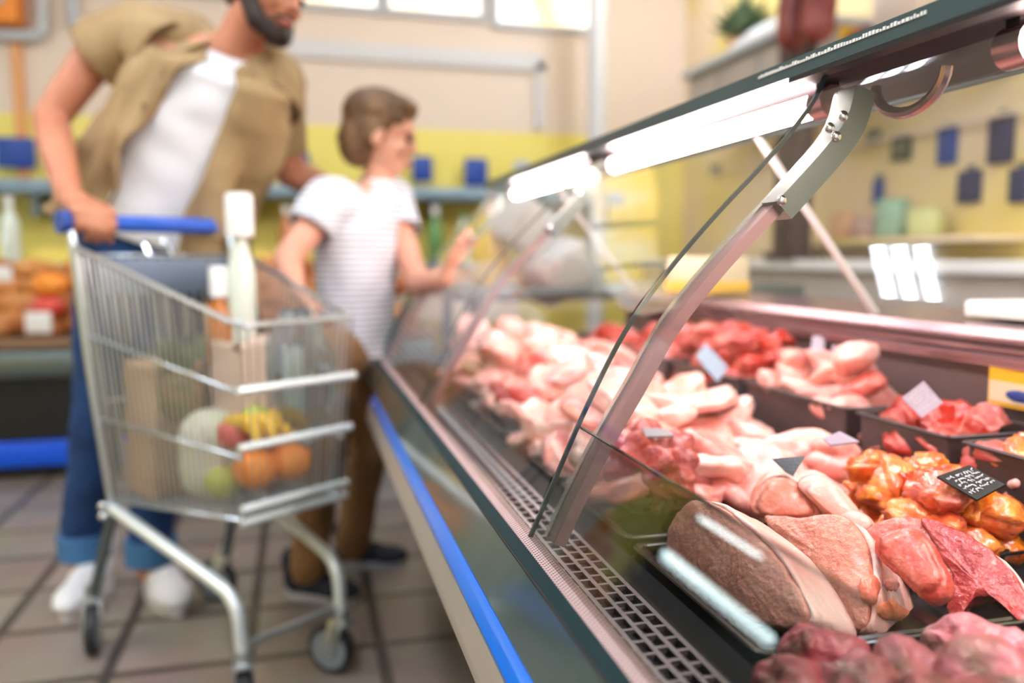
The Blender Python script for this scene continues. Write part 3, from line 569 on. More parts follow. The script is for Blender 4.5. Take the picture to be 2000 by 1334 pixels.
# dark red cut with plastic at the head of the rear tray
P('pork_neck', rumple(ell(B(), (.425, .93, .685), (.060, .055, .048), sub=5), .030, 28, 3, .009, 75), 'rib', 'ragged dark red pork piece behind the low glass edge, left of the rosy cut', 'meat', origin=(.425, .93, .64), ang=None)
# hocks of the nearest tray
for i, (px_, py_, z, r, lab) in enumerate(((1598, 1268, .655, (.030, .030, .024), 'grey-crusted pork hock by the low glass corner of the nearest tray'), (1560, 1345, .652, (.04, .03, .024), 'pork hock lowest by the front of the nearest tray'), (1690, 1345, .656, (.045, .030, .026), 'purple-brown pork hock in the middle of the nearest tray'), (1790, 1318, .658, (.030, .036, .026), 'brownish pork hock under the low glass edge'), (1925, 1322, .664, (.048, .040, .032), 'large pink pork hock with brown skin at the right of the nearest tray'), (1945, 1262, .655, (.052, .026, .022), 'brown skinned pork hock along the tray rim behind the large pink one'), (1880, 1390, .664, (.05, .04, .026), 'dark pork hock lowest at the right of the nearest tray'))):
    c = at(px_, py_, z, 'Z')-Vector((0, 0, .006)); o = P('pork_hock', rumple(ell(B(), c, r, Euler((.3*math.sin(i), .2, i*1.1)), 5), .016, 32, 20+i, .003, 120), 'hock', lab, 'meat', 'pork hocks in the nearest tray', origin=(c.x, c.y, c.z-r[2]), ang=None)
# heaps of pieces
def piece(kind, seed):
    R3 = random.Random(seed)
    if kind == 'breast':
        b = B(); ell(b, (0, 0, 0), (1, 1, 1), sub=4)
        for v in b.verts: t = v.co.x; v.co.y *= .62+.32*t; v.co.z *= .55+.2*t; v.co.z += .12*math.sin(t*2)
        s = (.05, .045, .034)
    elif kind == 'steak':
        b = B(); ell(b, (0, 0, 0), (1, 1, 1), sub=4)
        for v in b.verts: v.co.z = math.copysign(min(abs(v.co.z), .55)*(1), v.co.z)
        s = (.058, .042, .024)
    else:
        b = B(); ell(b, (0, 0, 0), (1, 1, 1), sub=4)
        for v in b.verts: v.co *= 1+.28*noise.cell(v.co*.9+Vector((seed, 0, 0)))-.1
        bmesh.ops.smooth_vert(b, verts=b.verts, factor=.5); bmesh.ops.smooth_vert(b, verts=b.verts, factor=.5)
        s = (.032, .026, .021)
    for v in b.verts:
        d = 1+.22*noise.noise(v.co*1.5+Vector((seed*5.1, 2, 0)))+.08*noise.noise(v.co*4+Vector((0, seed*2.2, 1))); v.co = Vector((v.co.x*s[0]*d, v.co.y*s[1]*d, v.co.z*s[2]*d))
    return b
def heap(kind, mats_, name, label, cat, group, x0, x1, y0, y1, z0, top, step, seed, var=4, s=1.0, edge=.02):
    R3 = random.Random(seed); pr = [obj(name, piece(kind, seed*10+i), mats_[i % len(mats_)], ang=None) for i in range(var)]; pool = {}; k = 0; lay = 0; z = z0
    while z < top:
        d = edge*lay; nx = max(1, round((x1-x0-2*d)/step)); ny = max(1, round((y1-y0-2*d)/step))
        if x1-x0 < 2*d or y1-y0 < 2*d: break
        for i in range(nx):
            for j in range(ny):
                x = x0+d+(i+.5)*(x1-x0-2*d)/nx+R3.uniform(-.25, .25)*step; y = y0+d+(j+.5)*(y1-y0-2*d)/ny+R3.uniform(-.25, .25)*step
                placed(pr, k % var if k < var else R3.randrange(var), (x, y, z+R3.uniform(-.006, .008)), (R3.uniform(-.5, .5), R3.uniform(-.5, .5), R3.uniform(0, 6.28)), s*R3.uniform(.85, 1.15), label, cat, group, pool); k += 1
        lay += 1; z += .024*s
    for i, p in enumerate(pr):
        if p.name not in pool: bpy.data.objects.remove(p)
CH = 'piece'
heap('chunk', ['orangem', 'orangem', 'redor', 'orangem'], 'marinated_meat', 'glossy orange marinated meat chunk heaped under the black tag', 'meat', 'orange marinated chunks', .626, .738, .682, .857, .640, .705, .044, 5, 5, 1.05, .003)
heap('steak', ['pork', 'chick', 'pork'], 'raw_pork_piece', 'raw pink pork piece on the tray just behind the loin cuts', 'meat', 'pork behind the loin cuts', .36, .59, .90, 1.04, .645, .70, .075, 6, 4, 1, .012)
heap('breast', ['chick', 'chick', 'pork'], 'chicken_breast', 'plump pale chicken piece between the marinated chunks and the bins', 'meat', 'chicken before the bins', .632, .735, .885, 1.05, .645, .705, .062, 7, 4, 1, .012)
heap('steak', ['pork', 'chick', 'chick', 'pork'], 'raw_pork_piece', 'pale pink raw pork piece in the first part of the long middle heap', 'meat', 'long heap of pork, first part', .36, .735, 1.08, 1.36, .65, .745, .085, 8, 4, 1.05, .02)
heap('steak', ['pork', 'chick', 'redp', 'chick'], 'raw_pork_piece', 'pale pink raw pork piece halfway along the long middle heap', 'meat', 'long heap of pork, middle part', .36, .735, 1.39, 1.68, .65, .745, .09, 9, 4, 1.1, .02)
heap('breast', ['chick', 'chick', 'pork'], 'raw_pork_piece', 'blurred pale raw piece in the farther part of the long heap', 'meat', 'long heap of pork, farther part', .36, .735, 1.71, 1.99, .65, .75, .095, 10, 3, 1.25, .02)
heap('breast', ['chick', 'chick'], 'raw_poultry_piece', 'blurred very pale raw poultry piece at the far end of the case', 'meat', 'poultry at the far end', .36, .735, 2.02, 2.25, .65, .75, .1, 11, 3, 1.3, .02)
heap('chunk', ['redp', 'orangem', 'pork'], 'meat_chunk', 'red or orange meat chunk in the bin cut by the right picture edge', 'meat', 'chunks in the rightmost bin', .772, .91, .60, .79, .70, .75, .05, 12, 3, 1.1, .01)
heap('chunk', ['redp', 'redm', 'redp'], 'meat_chunk', 'dark pink meat chunk in the bin under the tilted grey tag', 'meat', 'chunks under the tilted tag', .772, .91, .83, .98, .70, .755, .055, 13, 3, 1.15, .01)
heap('breast', ['pork', 'redp', 'pork', 'chick'], 'pork_piece', 'plump pink pork piece heaped high in the bin left of the tilted grey tag', 'meat', 'pork heaped in the brown bin', .775, .91, 1.03, 1.29, .70, .785, .068, 14, 4, 1.05, .01)
heap('chunk', ['redm', 'redp', 'redp'], 'red_meat_chunk', 'bright red meat chunk heaped in the bin below the mauve ledge', 'meat', 'bright red chunks', .775, .91, 1.33, 1.59, .70, .79, .055, 15, 3, 1.2, .008)
heap('chunk', ['redm', 'redp'], 'red_meat_chunk', 'blurred red meat chunk in a bin of the far half', 'meat', 'red chunks of the far half', .775, .91, 1.63, 1.89, .70, .775, .07, 16, 2, 1.4, .008)
heap('chunk', ['redm', 'redp'], 'red_meat_chunk', 'blurred dark red meat chunk in the farthest bin', 'meat', 'red chunks of the farthest bin', .775, .91, 1.93, 2.24, .70, .765, .085, 17, 2, 1.6, .008)
# price tags
def qtag(pix, z, n, m, label, writing=0, ch='chalk'):
    """card with its corners read off the photo in the plane through (centre, z) with normal n"""
    n = Vector(n).normalized(); cx, cy = sum(p[0] for p in pix)/4, sum(p[1] for p in pix)/4; c = at(cx, cy, z, 'Z'); q = [onplane(x, y, c, n) for x, y in pix]
    o = P('price_tag', loops(B(), [q, [p-n*.0025 for p in q]]), m, label, 'price tag', 'price tags among the meat', origin=c, smooth=False)
    if writing:
        b = B(); R3 = random.Random(int(cx)); f = lambda u, v, h=.0006: q[0].lerp(q[1], u).lerp(q[3].lerp(q[2], u), v)+n*h
        for r in range(writing):
            v = .16+.72*r/writing; u = R3.uniform(.06, .2)
            while u < .9:
                l = R3.uniform(.02, .07); hh = R3.uniform(.3, .9)*.6/writing; sl = R3.uniform(-.05, .05); t_ = R3.uniform(.012, .022)
                if R3.random() < .5: k = [f(u, v), f(u+l, v+sl), f(u+l, v+sl+t_*1.6), f(u, v+t_*1.6)]
                else: k = [f(u+sl, v), f(u+sl+t_, v), f(u+t_, v+hh), f(u, v+hh)]
                loops(b, [k, [p-n*.0004 for p in k]]); u += l*R3.uniform(.6, 1.5)
        obj('writing', b, ch, o, smooth=False)
FL, ST = (-.2, -.35, .92), (-.5, -.72, .45)
qtag([(1830, 930), (1893, 908), (1963, 946), (1908, 976)], .722, FL, 'tag', 'black price tag with white writing lying on the orange marinated chunks', 5)
qtag([(1507, 896), (1573, 890), (1549, 930), (1533, 921)], .722, ST, 'tag', 'small dark tag stuck behind the rosy loin cut', 4, 'tagg')
qtag([(1761, 777), (1804, 744), (1842, 787), (1800, 816)], .772, ST, 'tagm', 'tilted mauve-grey tag with scribbled writing at the front of the bins', 5)
qtag([(1608, 856), (1640, 842), (1679, 862), (1622, 869)], .738, FL, 'tagm', 'grey tag lying flat on the pink heap before the bins')
qtag([(1359, 696), (1378, 670), (1422, 717), (1401, 746)], .765, ST, 'tagb', 'blue-grey tilted tag left of the bright red meat')
qtag([(1580, 702), (1588, 655), (1612, 657), (1606, 706)], .785, ST, 'tagl', 'narrow pale tag standing beside the heaped pork bin')
qtag([(1624, 674), (1681, 680), (1661, 716), (1630, 706)], .79, ST, 'tagm', 'square mauve tag standing behind the heaped pork')
qtag([(1254, 835), (1300, 837), (1316, 851), (1262, 853)], .735, FL, 'tagg', 'dark tag lying in the pink heap beside the support post')
c = at(1985, 755, .93, 'X'); o = P('yellow_card', obox(B(), c, (.004, .085, .06), Euler((0, 0, .05)), .001), 'yellow', 'yellow card with a dark blue mark against the back of the bins', 'card', origin=c, smooth=False)
b = B(); box(b, (c.x-.004, c.y-.042, c.z-.024), (c.x-.0022, c.y+.042, c.z+.004)); obj('white_band', b, 'card', o, smooth=False)
b = B(); ell(b, (c.x-.005, c.y-.01, c.z-.012), (.002, .022, .008)); obj('blue_mark', b, 'sblue', o)

# ------------------------------------------------------------------ shopping cart
cart = thing('shopping_cart', (-.345, 2.19, 0), 'chrome wire shopping cart with a blue handle, pushed by the man and filled with groceries', 'shopping cart', rz=math.radians(-54))
CW = cart.matrix_basis.copy()
def cw(a, b_, z): return CW @ Vector((a, b_, z))
obj('handle', tube(B(), [cw(0, -.205, 1.03), cw(0, .205, 1.03)], .020, 14), 'hcol', cart)
for s in (-1, 1): obj('handle_end', tube(B(), [cw(0, s*.2, 1.03), cw(0, s*.222, 1.03)], .027, 14), 'dblue', cart)
def RT(t): return (.02+.56*t, .2-.062*t, .975-.155*t)          # top rim, half width
def BT(t): return (.07+.48*t, .16-.042*t, .385+.04*t)           # basket bottom
for s in (-1, 1):
    b = B(); tube(b, bend([cw(0, s*.2, 1.03), cw(.02, s*.2, .97), cw(.05, s*.18, .60), cw(.065, s*.16, .36)], .08), .011, 10); obj('upright', b, 'zinc', cart)
    b = B(); W_ = 26
    for i in range(W_+1):
        t = i/W_; a0, h0, z0 = BT(t); a1, h1, z1 = RT(t); tube(b, [cw(a0, s*h0, z0), cw(a1, s*h1, z1)], .0024, 6, cap=False)
    for q in (.0, .33, .66):
        p = []
        for t in (0, 1): A, Bq = Vector(BT(t)), Vector(RT(t)); c = A.lerp(Bq, q); p.append(cw(c.x, s*c.y, c.z))
        tube(b, p, .0042, 6)
    obj('side_grid', b, 'zinc', cart, ang=None)
b = B(); rim = [cw(*RT(0)), cw(*RT(1)), cw(RT(1)[0], -RT(1)[1], RT(1)[2]), cw(RT(0)[0], -RT(0)[1], RT(0)[2])]
tube(b, bend(rim, .03), .0065, 8); obj('top_rim', b, 'zinc', cart)
b = B()
for i in range(15):
    k = -1+2*i/14; tube(b, [cw(BT(1)[0], k*BT(1)[1], BT(1)[2]), cw(RT(1)[0], k*RT(1)[1], RT(1)[2])], .0024, 6, cap=False)
obj('front_grid', b, 'zinc', cart, ang=None)
for q in (0, .07, .39, .68):
    A, Bq = Vector(BT(1)), Vector(RT(1)); c = A.lerp(Bq, q); obj('front_bar', tube(B(), [cw(c.x+.006, -c.y-.012, c.z), cw(c.x+.006, c.y+.012, c.z)], .009, 8), 'lzinc', cart)
b = B()
for i in range(13):
    k = -1+2*i/12; tube(b, [cw(BT(0)[0], k*BT(0)[1], BT(0)[2]), cw(BT(1)[0], k*BT(1)[1], BT(1)[2])], .0022, 6, cap=False)
for i in range(8): t = i/7; a, h, z = BT(t); tube(b, [cw(a, -h, z-.003), cw(a, h, z-.003)], .003, 6)
obj('basket_floor', b, 'zinc', cart, ang=None)
b = B()
for i in range(15):
    k = -1+2*i/14; tube(b, [cw(.075, k*.155, .40), cw(.035, k*.18, .955)], .0024, 6, cap=False)
for z, h, a in ((.42, .157, .073), (.62, .166, .058), (.955, .18, .035)): tube(b, [cw(a, -h, z), cw(a, h, z)], .004, 6)
obj('rear_gate', b, 'zinc', cart, ang=None)
obj('seat_flap', obox(B(), cw(.052, 0, .905), (.004, .33, .085), CW.to_3x3() @ Euler((0, .07, 0)).to_matrix(), .0015), 'flap', cart)
b = B(); tube(b, bend([cw(.03, -.03, .955), cw(.0, -.03, .99), cw(.0, .03, .99), cw(.03, .03, .955)], .015), .006, 8); obj('coin_lock', b, 'chrome', cart)
for s in (-1, 1):
    b = B(); tube(b, bend([cw(.055, s*.165, .37), cw(.525, s*.128, .262), cw(.535, s*.125, .125)], .09, 8), .0145, 12); obj('chassis_tube', b, 'lzinc', cart)
    b = B(); tube(b, [cw(.075, s*.163, .372), cw(-.03, s*.178, .13)], .0125, 12); obj('rear_leg', b, 'dsteel', cart)
    for z in (.352, .376): obj('joint_bolt', ell(B(), cw(.062, s*.182, z), (.012, .012, .010)), 'chrome', cart)
b = B(); tube(b, [cw(.53, -.125, .16), cw(.53, .125, .16)], .009, 8); obj('cross_bar', b, 'zinc', cart)
def caster(a, b_, yaw, r=.058):
    q = CW @ Matrix.Translation((a, b_, 0)) @ Matrix.Rotation(yaw, 4, 'Z'); f = lambda x, y, z: q @ Vector((x, y, z))
    bm = B(); tube(bm, [f(0, 0, .125), f(0, 0, .155)], .017, 12)
    obox(bm, f(0, 0, .126), (.05, .038, .012), q.to_3x3(), .003)
    for s in (-1, 1): obox(bm, f(-.016, s*.018, .09), (.034, .004, .075), q.to_3x3() @ Euler((0, .35, 0)).to_matrix(), .001)
    c = obj('caster', bm, 'zinc', cart)
    mt = q.to_3x3().to_4x4() @ Matrix.Rotation(PI/2, 4, 'X')
    obj('wheel', lathe(B(), [(r-.012, -.012), (r-.003, -.013), (r, -.008), (r, .008), (r-.003, .013), (r-.012, .012)], f(-.028, 0, r), 28, mt), 'rubber', c, ang=.5)
    obj('wheel_hub', lathe(B(), [(.012, -.0148), (r-.013, -.0135), (r-.013, .0135), (.012, .0148)], f(-.028, 0, r), 24, mt), 'wheelg', c, ang=.4)
caster(-.035, -.178, 2.62); caster(-.035, .178, .5); caster(.535, -.125, -.5); caster(.535, .125, .3)
# what lies in it
def goods(name, bm, m, label, cat, c, group=None, **k): return P(name, bm, m, label, cat, group, origin=c, **k)
def bag(name, a, b_, z, w, d, h, m, label, seed, top=1.06, yaw=0):
    q = CW @ Matrix.Translation((a, b_, z)) @ Matrix.Rotation(yaw, 4, 'Z'); ls = []
    for i in range(13):
        t = i/12; s = 1+(top-1)*t; ls.append([q @ Vector((p[0]*s, p[1]*s*(1-.35*t*(1-.3*t)), h*t)) for p in rrect(-w/2, w/2, -d/2, d/2, .012, 0, 6)])
    for i in (11, 9): t = i/12; ls.append([q @ Vector((p[0]*.96, p[1]*.6, h*t)) for p in rrect(-w/2, w/2, -d/2, d/2, .012, 0, 6)])
    bm = loops(B(), ls); bmesh.ops.triangulate(bm, faces=[f for f in bm.faces if len(f.verts) > 4]); bmesh.ops.subdivide_edges(bm, edges=bm.edges[:], cuts=1)
    return goods(name, rumple(bm, .010, 16, seed, .004, 50), m, label, 'bag', q.translation, ang=None)
bag('paper_bag', .125, -.055, .40, .14, .15, .31, 'kraft', 'crumpled brown paper bag at the near rear corner of the cart', 1, 1.1)
bag('paper_bag', .315, .055, .425, .15, .12, .34, 'pale_kraft', 'tall pale paper bag in the middle of the cart', 2, 1.05, .4)
# pineapple
t = thing('pineapple', cw(.235, -.075, .56), 'small pineapple lying on the brown paper bag in the cart', 'pineapple')
c = cw(.235, -.075, .64); bm = B(); ell(bm, c, (.05, .05, .066), sub=4)
obj('fruit', rumple(bm, .006, 60, 3), 'bagp', t)
bm = B(); R3 = random.Random(5)
for i in range(26):
    an = i*2.4; l = .10*R3.uniform(.7, 1.1); o = Vector((math.cos(an), math.sin(an), 0)); e = o*(.012+.0012*i); tip = o*l*(.30+.02*(26-i))+Vector((0, 0, l*(.8)))
    p0 = c+Vector((0, 0, .055)); tube(bm, [p0+e*.5, p0+e*.6+tip*.5, p0+tip], .006, 5, rs=[.009, .007, .0008], flat=.4)
obj('leaf_crown', bm, 'leafg', t)
# pale cabbage, fruit
c = cw(.335, -.065, .52); bm = B(); bmesh.ops.create_icosphere(bm, subdivisions=4, radius=1)
for v in bm.verts: v.co = Vector((v.co.x*.066*(1+.06*math.sin(9*math.atan2(v.co.y, v.co.x))), v.co.y*.062*(1+.06*math.sin(9*math.atan2(v.co.y, v.co.x))), math.copysign(abs(v.co.z)**.6, v.co.z)*.10))
bm.transform(Matrix.Translation(c)); goods('chinese_cabbage', bm, 'cabb', 'pale ribbed chinese cabbage standing at the near side of the cart', 'vegetable', c, ang=None)
def fruit(name, a, b_, z, r, m, label, stem=True):
    c = cw(a, b_, z); bm = lathe(B(), [(r*math.sin(q)*(1 if q > .25 else .9)+.0005, -r*.93*math.cos(q)+(.12*r if q < .2 else 0)-(.12*r if q > 2.95 else 0)) for q in [PI*i/16 for i in range(17)]], c, 24)
    o = goods(name, bm, m, label, 'fruit', c, ang=None)
    if stem: obj('stem', tube(B(), [c+Vector((0, 0, r*.75)), c+Vector((.003, .002, r*1.15))], .0022, 6), 'wood', o)
fruit('apple', .415, -.055, .575, .036, 'red', 'red apple beside the cabbage in the cart')
fruit('apple', .43, -.01, .60, .034, 'lime', 'yellow-green apple behind the red one in the cart')
fruit('orange', .475, -.045, .505, .045, 'orange', 'orange at the front of the cart behind the front bars')
fruit('orange', .49, .03, .510, .046, 'orange', 'second orange in the cart, towards the far front corner')
fruit('orange', .425, .045, .54, .045, 'orange', 'orange resting above the others against the paper bag')
fruit('apple', .40, -.075, .47, .038, 'lime', 'pale yellow apple lowest by the cabbage')
t = thing('banana_bunch', cw(.46, .01, .56), 'bunch of yellow bananas on the oranges in the cart', 'fruit')
for i in range(4):
    bm = B(); pts = [cw(.44+.055*math.cos(q)+.006*i, -.055+.035*i+.01*math.sin(q*2), .555+.05*math.sin(q)) for q in [PI*k/10 for k in range(11)]]
    tube(bm, pts, .016, 8, rs=[.004, .011, .015, .017, .0175, .0175, .017, .015, .012, .008, .004]); obj('banana', bm, 'yell', t)
# bottles and the clear bag
def cbottle(a, b_, z, r, h, body, cap, label, **k):
    c = cw(a, b_, z); return bottle('bottle', tuple(c), r, h, body, cap, label, 'bottle', 'bottles in the cart', **k)
t = cbottle(.215, .04, .60, .030, .33, 'amber', 'white', 'amber bottle with a white neck at the back of the cart', cw_=.7, ch=.78)
cbottle(.225, .115, .58, .028, .36, 'dgreen', 'dgreen', 'dark green bottle leaning out of the cart before the boy')
cbottle(.24, .085, .60, .034, .50, 'bottleg', 'white', 'tall pale bottle standing highest in the cart, its highlight shaped as a broad white top', cw_=.95, ch=.80)  # the broad white cap imitates a bright highlight on the bottle
c = cw(.47, .075, .60); bm = B(); ls = []
for i in range(12):
    t_ = i/11; rr = .062*(math.sin(PI*(.12+.80*t_))**.8)+.006; ls.append([(c.x+rr*math.cos(q)*(1+.25*math.sin(3*q+4*t_)), c.y+rr*math.sin(q)*(1+.25*math.sin(3*q+4*t_)), c.z-.06+.30*t_) for q in [2*PI*k/28 for k in range(28)]])
goods('clear_bag', rumple(loops(bm, ls), .006, 40, 2), 'clearp', 'crumpled clear plastic bag standing in the front of the cart', 'bag', (c.x, c.y, c.z-.06), ang=None)
bm = B()
for k in range(7): p = cw(.46+.012*math.sin(k*2.1), .07+.014*math.cos(k*1.7), .55); tube(bm, [p, p+Vector((.01*math.sin(k), .01*math.cos(k), .2+.02*math.sin(k*3)))], .008, 8, rs=[.009, .006])
goods('celery_bunch', bm, 'bottleg', 'pale celery stalks inside the clear plastic bag', 'vegetable', cw(.46, .07, .55))

# ------------------------------------------------------------------ people
def hand(bm, wrist, d, n, side, curl, s=1, spread=.10, thumb=(.6, .5)):
    """palm and five fingers: d = towards the fingers, n = out of the back of the hand, side = towards the thumb"""
    W_, d, n, k = Vector(wrist), Vector(d).normalized(), Vector(n).normalized(), Vector(side).normalized()
    for i in range(4):
        o = (1.5-i)*.0205*s; capsule(bm, W_+k*o*.55, .0135*s, W_+d*.085*s+k*o, .0115*s)
    for i, L in enumerate((.072, .080, .075, .058)):
        o = (1.5-i)*.0205*s; p = W_+d*(.088-(.006 if i in (0, 3) else 0))*s+k*o; a = 0; di = (d+k*(1.5-i)*spread*.3).normalized()
        for j, (f, r0, r1) in enumerate(((.45, .0098, .0090), (.32, .0090, .0083), (.23, .0083, .0072))):
            a += curl[j]; e = di*math.cos(a)-n*math.sin(a); q = p+e*L*f*s; capsule(bm, p, r0*s, q, r1*s, 10); p = q
    p = W_+d*.025*s+k*.022*s; e = (k*thumb[0]+d*.7-n*thumb[1]).normalized(); q = p+e*.045*s; capsule(bm, p, .0135*s, q, .0105*s, 10)
    e2 = (e+d*.5-n*thumb[1]*.6).normalized(); capsule(bm, q, .0105*s, q+e2*.032*s, .0085*s, 10)
def head(bm, c, f, u, s=1):
    """skull, jaw, nose, lips, brow and ears blended into the body; f = facing, u = crown"""
    f = Vector(f).normalized(); u = Vector(u); u = (u-f*u.dot(f)).normalized(); r = f.cross(u); m3 = Matrix((r, f, u)).transposed(); c = Vector(c); q = lambda x, y, z: c+(r*x+f*y+u*z)*s
    e = lambda p, rr: ell(bm, q(*p), [k*s for k in rr], m3)
    e((0, -.008, .035), (.076, .096, .083)); e((0, .022, -.025), (.062, .068, .075)); e((0, .045, -.075), (.036, .038, .030)); e((0, .072, .03), (.05, .02, .016))
    capsule(bm, q(0, .088, .02), .010*s, q(0, .100, -.016), .0115*s); e((.010, .094, -.02), (.009, .010, .008)); e((-.010, .094, -.02), (.009, .010, .008))
    e((0, .088, -.052), (.022, .010, .006)); e((0, .085, -.063), (.019, .010, .007))
    for x in (-1, 1): e((x*.078, -.005, -.01), (.010, .020, .032)); e((x*.04, .062, -.022), (.022, .022, .022))
    return q, m3
def person(label, rz=0, loc=(0, 0, 0)): return thing('person', loc, label, 'person')
def loft(rows, y_open=None, th_=.004, n=40):
    """open garment: rows of (centre, width axis, front axis, half width, half depth, open from, open to) in degrees, solid cloth"""
    bm = B(); rs = []
    for (c, sx, fy, w, d, a0, a1) in rows:
        rs.append([bm.verts.new(Vector(c)+Vector(sx)*w*math.cos(math.radians(a))+Vector(fy)*d*math.sin(math.radians(a))) for a in [a1+(360-(a1-a0))*i/n for i in range(n+1)]])
    for a, b_ in zip(rs, rs[1:]):
        for i in range(n): bm.faces.new((a[i], a[i+1], b_[i+1], b_[i]))
    bmesh.ops.recalc_face_normals(bm, faces=bm.faces); return bm
def lerp_rows(keys, n):
    out = []
    for i in range(n+1):
        t = i/n*(len(keys)-1); j = min(int(t), len(keys)-2); f = t-j; f2 = f*f*(3-2*f); a, b_ = keys[j], keys[j+1]
        out.append(tuple((Vector(x).lerp(Vector(y), f) if hasattr(x, '__len__') or isinstance(x, Vector) else x+(y-x)*f2) for x, y in zip(a, b_)))
    return out
def shoe(parent, heel, toe, m, ms, s=1):
    h, t_ = Vector(heel), Vector(toe); d = (t_-h); L = d.length; d.normalize(); k = Vector((0, 0, 1)).cross(d).normalized(); upv = k.cross(d)*-1 if k.cross(d).z < 0 else k.cross(d); m3 = Matrix((d, k, upv)).transposed()
    b = B(); ell(b, h+d*L*.20+upv*.055*s, (.062*s, .040*s, .05*s), m3); ell(b, h+d*L*.42+upv*.048*s, (.09*s, .042*s, .042*s), m3); ell(b, h+d*L*.72+upv*.038*s, (.085*s, .048*s, .034*s), m3); capsule(b, h+d*L*.17+upv*.05*s, .043*s, h+d*L*.13+upv*.125*s, .047*s)
    o = obj('shoe', blend(b, .006*s, 4), m, parent, ang=None)
    b = B(); pts = [h+d*(L*(.5+.5*math.cos(q)))+k*(.046*s*math.sin(q)*(1-.12*math.cos(q+.6))) for q in [2*PI*i/36 for i in range(36)]]
    loops(b, [[p+Vector((0, 0, .001)) for p in pts], [p+upv*.022*s for p in pts]]); obj('sole', b, ms, o, ang=.6)
    return o
# ---- the man
man = person('man in open khaki shirt, white tee and jeans leaning over the shopping cart', loc=(-.47, 2.42, 0))
pel, wai, che, nec = at(290, 520, 2.46), at(315, 410, 2.44), at(400, 215, 2.36), at(462, 92, 2.28)
shL, shR = at(268, 70, 2.40), at(532, 165, 2.36)
elL, wrL = at(98, 232, 2.42), at(135, 385, 2.20)
hL = cw(0, -.150, 1.03)
elR, wrR = at(566, 335, 2.50), at(700, 400, 2.56)
hc = at(520, -18, 2.22); face = Vector((.72, -.60, -.36)); crown = Vector((.32, -.05, 1))
sx = (shR-shL).normalized(); sp = (nec-wai).normalized(); fy = sx.cross(sp); fy = -fy if fy.y > 0 else fy
b = B()
for k in (-1, 1): chain(b, [pel+sx*.075*k, wai+sx*.075*k, che+sx*.085*k, nec+sx*.05*k-sp*.06], [.105, .10, .115, .07])
chain(b, [nec-sp*.03, hc-crown.normalized()*.06-face.normalized()*.015], [.062, .056])
q, m3 = head(b, hc, face, crown, 1.05)
chain(b, [che+sx*-.10+sp*.08, shL, at(190, 105, 2.42), elL], [.075, .066, .055, .044]); chain(b, [elL, elL.lerp(wrL, .35), wrL], [.044, .046, .031])
chain(b, [che+sx*.10+sp*.05, shR, elR], [.075, .064, .046]); chain(b, [elR, elR.lerp(wrR, .4), wrR], [.046, .045, .03])
u_ = (CW.to_3x3() @ Vector((1, 0, 0))); v_ = (CW.to_3x3() @ Vector((0, 1, 0)))
wr2 = hL-u_*.075+Vector((0, 0, .055)); chain(b, [wrL, wr2], [.031, .028]); hand(b, wr2, (hL+u_*.012+Vector((0, 0, .028))-wr2), Vector((0, 0, 1))+u_*.5, v_, (.95, 1.05, .6), 1.22, thumb=(.35, .9))
hb = at(775, 372, 2.60); chain(b, [wrR, hb+Vector((-.09, .03, .0))], [.03, .027]); hand(b, hb+Vector((-.09, .03, 0)), Vector((.8, -.45, -.25)), Vector((.3, .2, 1)), Vector((.3, -1, 0)), (.35, .4, .3), 1.0)
legs = [(at(225, 520, 2.50), at(195, 790, 2.44), at(165, 1075, 2.50)), (at(340, 520, 2.46), at(318, 800, 2.38), at(296, 1085, 2.42))]
for h, kn, an in legs: chain(b, [h, kn, an, an-Vector((0, 0, .04))], [.082, .055, .042, .042])
obj('body', blend(b, .006, 8), 'skin', man, ang=None)
for x in (-1, 1): obj('eye', ell(B(), q(x*.033, .083, .006), (.011, .011, .009)), 'eye', man)
b = B(); ell(b, q(0, .094, -.056), (.022, .007, .008), m3); obj('lips', b, 'lips', man)
b = B(); ell(b, q(0, -.016, .052), (.086, .102, .084), m3); ell(b, q(0, -.05, .0), (.08, .07, .075), m3); ell(b, q(0, .04, .10), (.06, .055, .035), m3); obj('hair', rumple(blend(b, .008, 5), .006, 40, 4), 'hair', man, ang=None)
b = B()
for x in (-1, 1): chain(b, [q(x*.074, .012, .01), q(x*.068, .022, -.04), q(x*.05, .05, -.078), q(x*.016, .078, -.092)], [.012, .022, .026, .024]); capsule(b, q(0, .094, -.040), .006, q(x*.028, .082, -.052), .008)
capsule(b, q(0, .08, -.085), .024, q(0, .07, -.098), .022); obj('beard', rumple(blend(b, .006, 5), .003, 90, 2), 'hair', man, ang=None)
b = B()
for x in (-1, 1): capsule(b, q(x*.018, .090, .028), .006, q(x*.05, .072, .030), .005)
obj('eyebrows', b, 'hair', man)
# white tee: closed loft under the shirt
def torso_rows(grow, a0=None):
    ks = [(pel.lerp(wai, .62), .182, .128), (wai, .176, .124), (wai.lerp(che, .5), .182, .128), (che, .20, .135), (che.lerp(nec, .55), .17, .115), (nec-sp*.045, .098, .08), (nec-sp*.022, .075, .068)]
    return [(c, sx, fy, w+grow, d+grow, 0, 0) for c, w, d in ks]
o = obj('white_tee', rumple(loft(lerp_rows([r[:5]+(270, 270) for r in torso_rows(.004)], 44), n=56), .006, 14, 2, .003, 40), 'tee', man, ang=None)
md = o.modifiers.new('cloth', 'SOLIDIFY'); md.thickness = .004; md.offset = 1
op = [(64, 121), (64, 120), (64, 114), (66, 110), (68, 108), (70, 108), (62, 118)]
rows = []
for (c, s_, f_, w, d, _, _), (a0, a1), fl in zip(torso_rows(.016), op, (.05, .035, .02, .01, .004, .0, .0)): rows.append((c, s_, f_, w+fl, d+fl*.9, a0, a1))
bm = loft(lerp_rows(rows, 60), n=72)
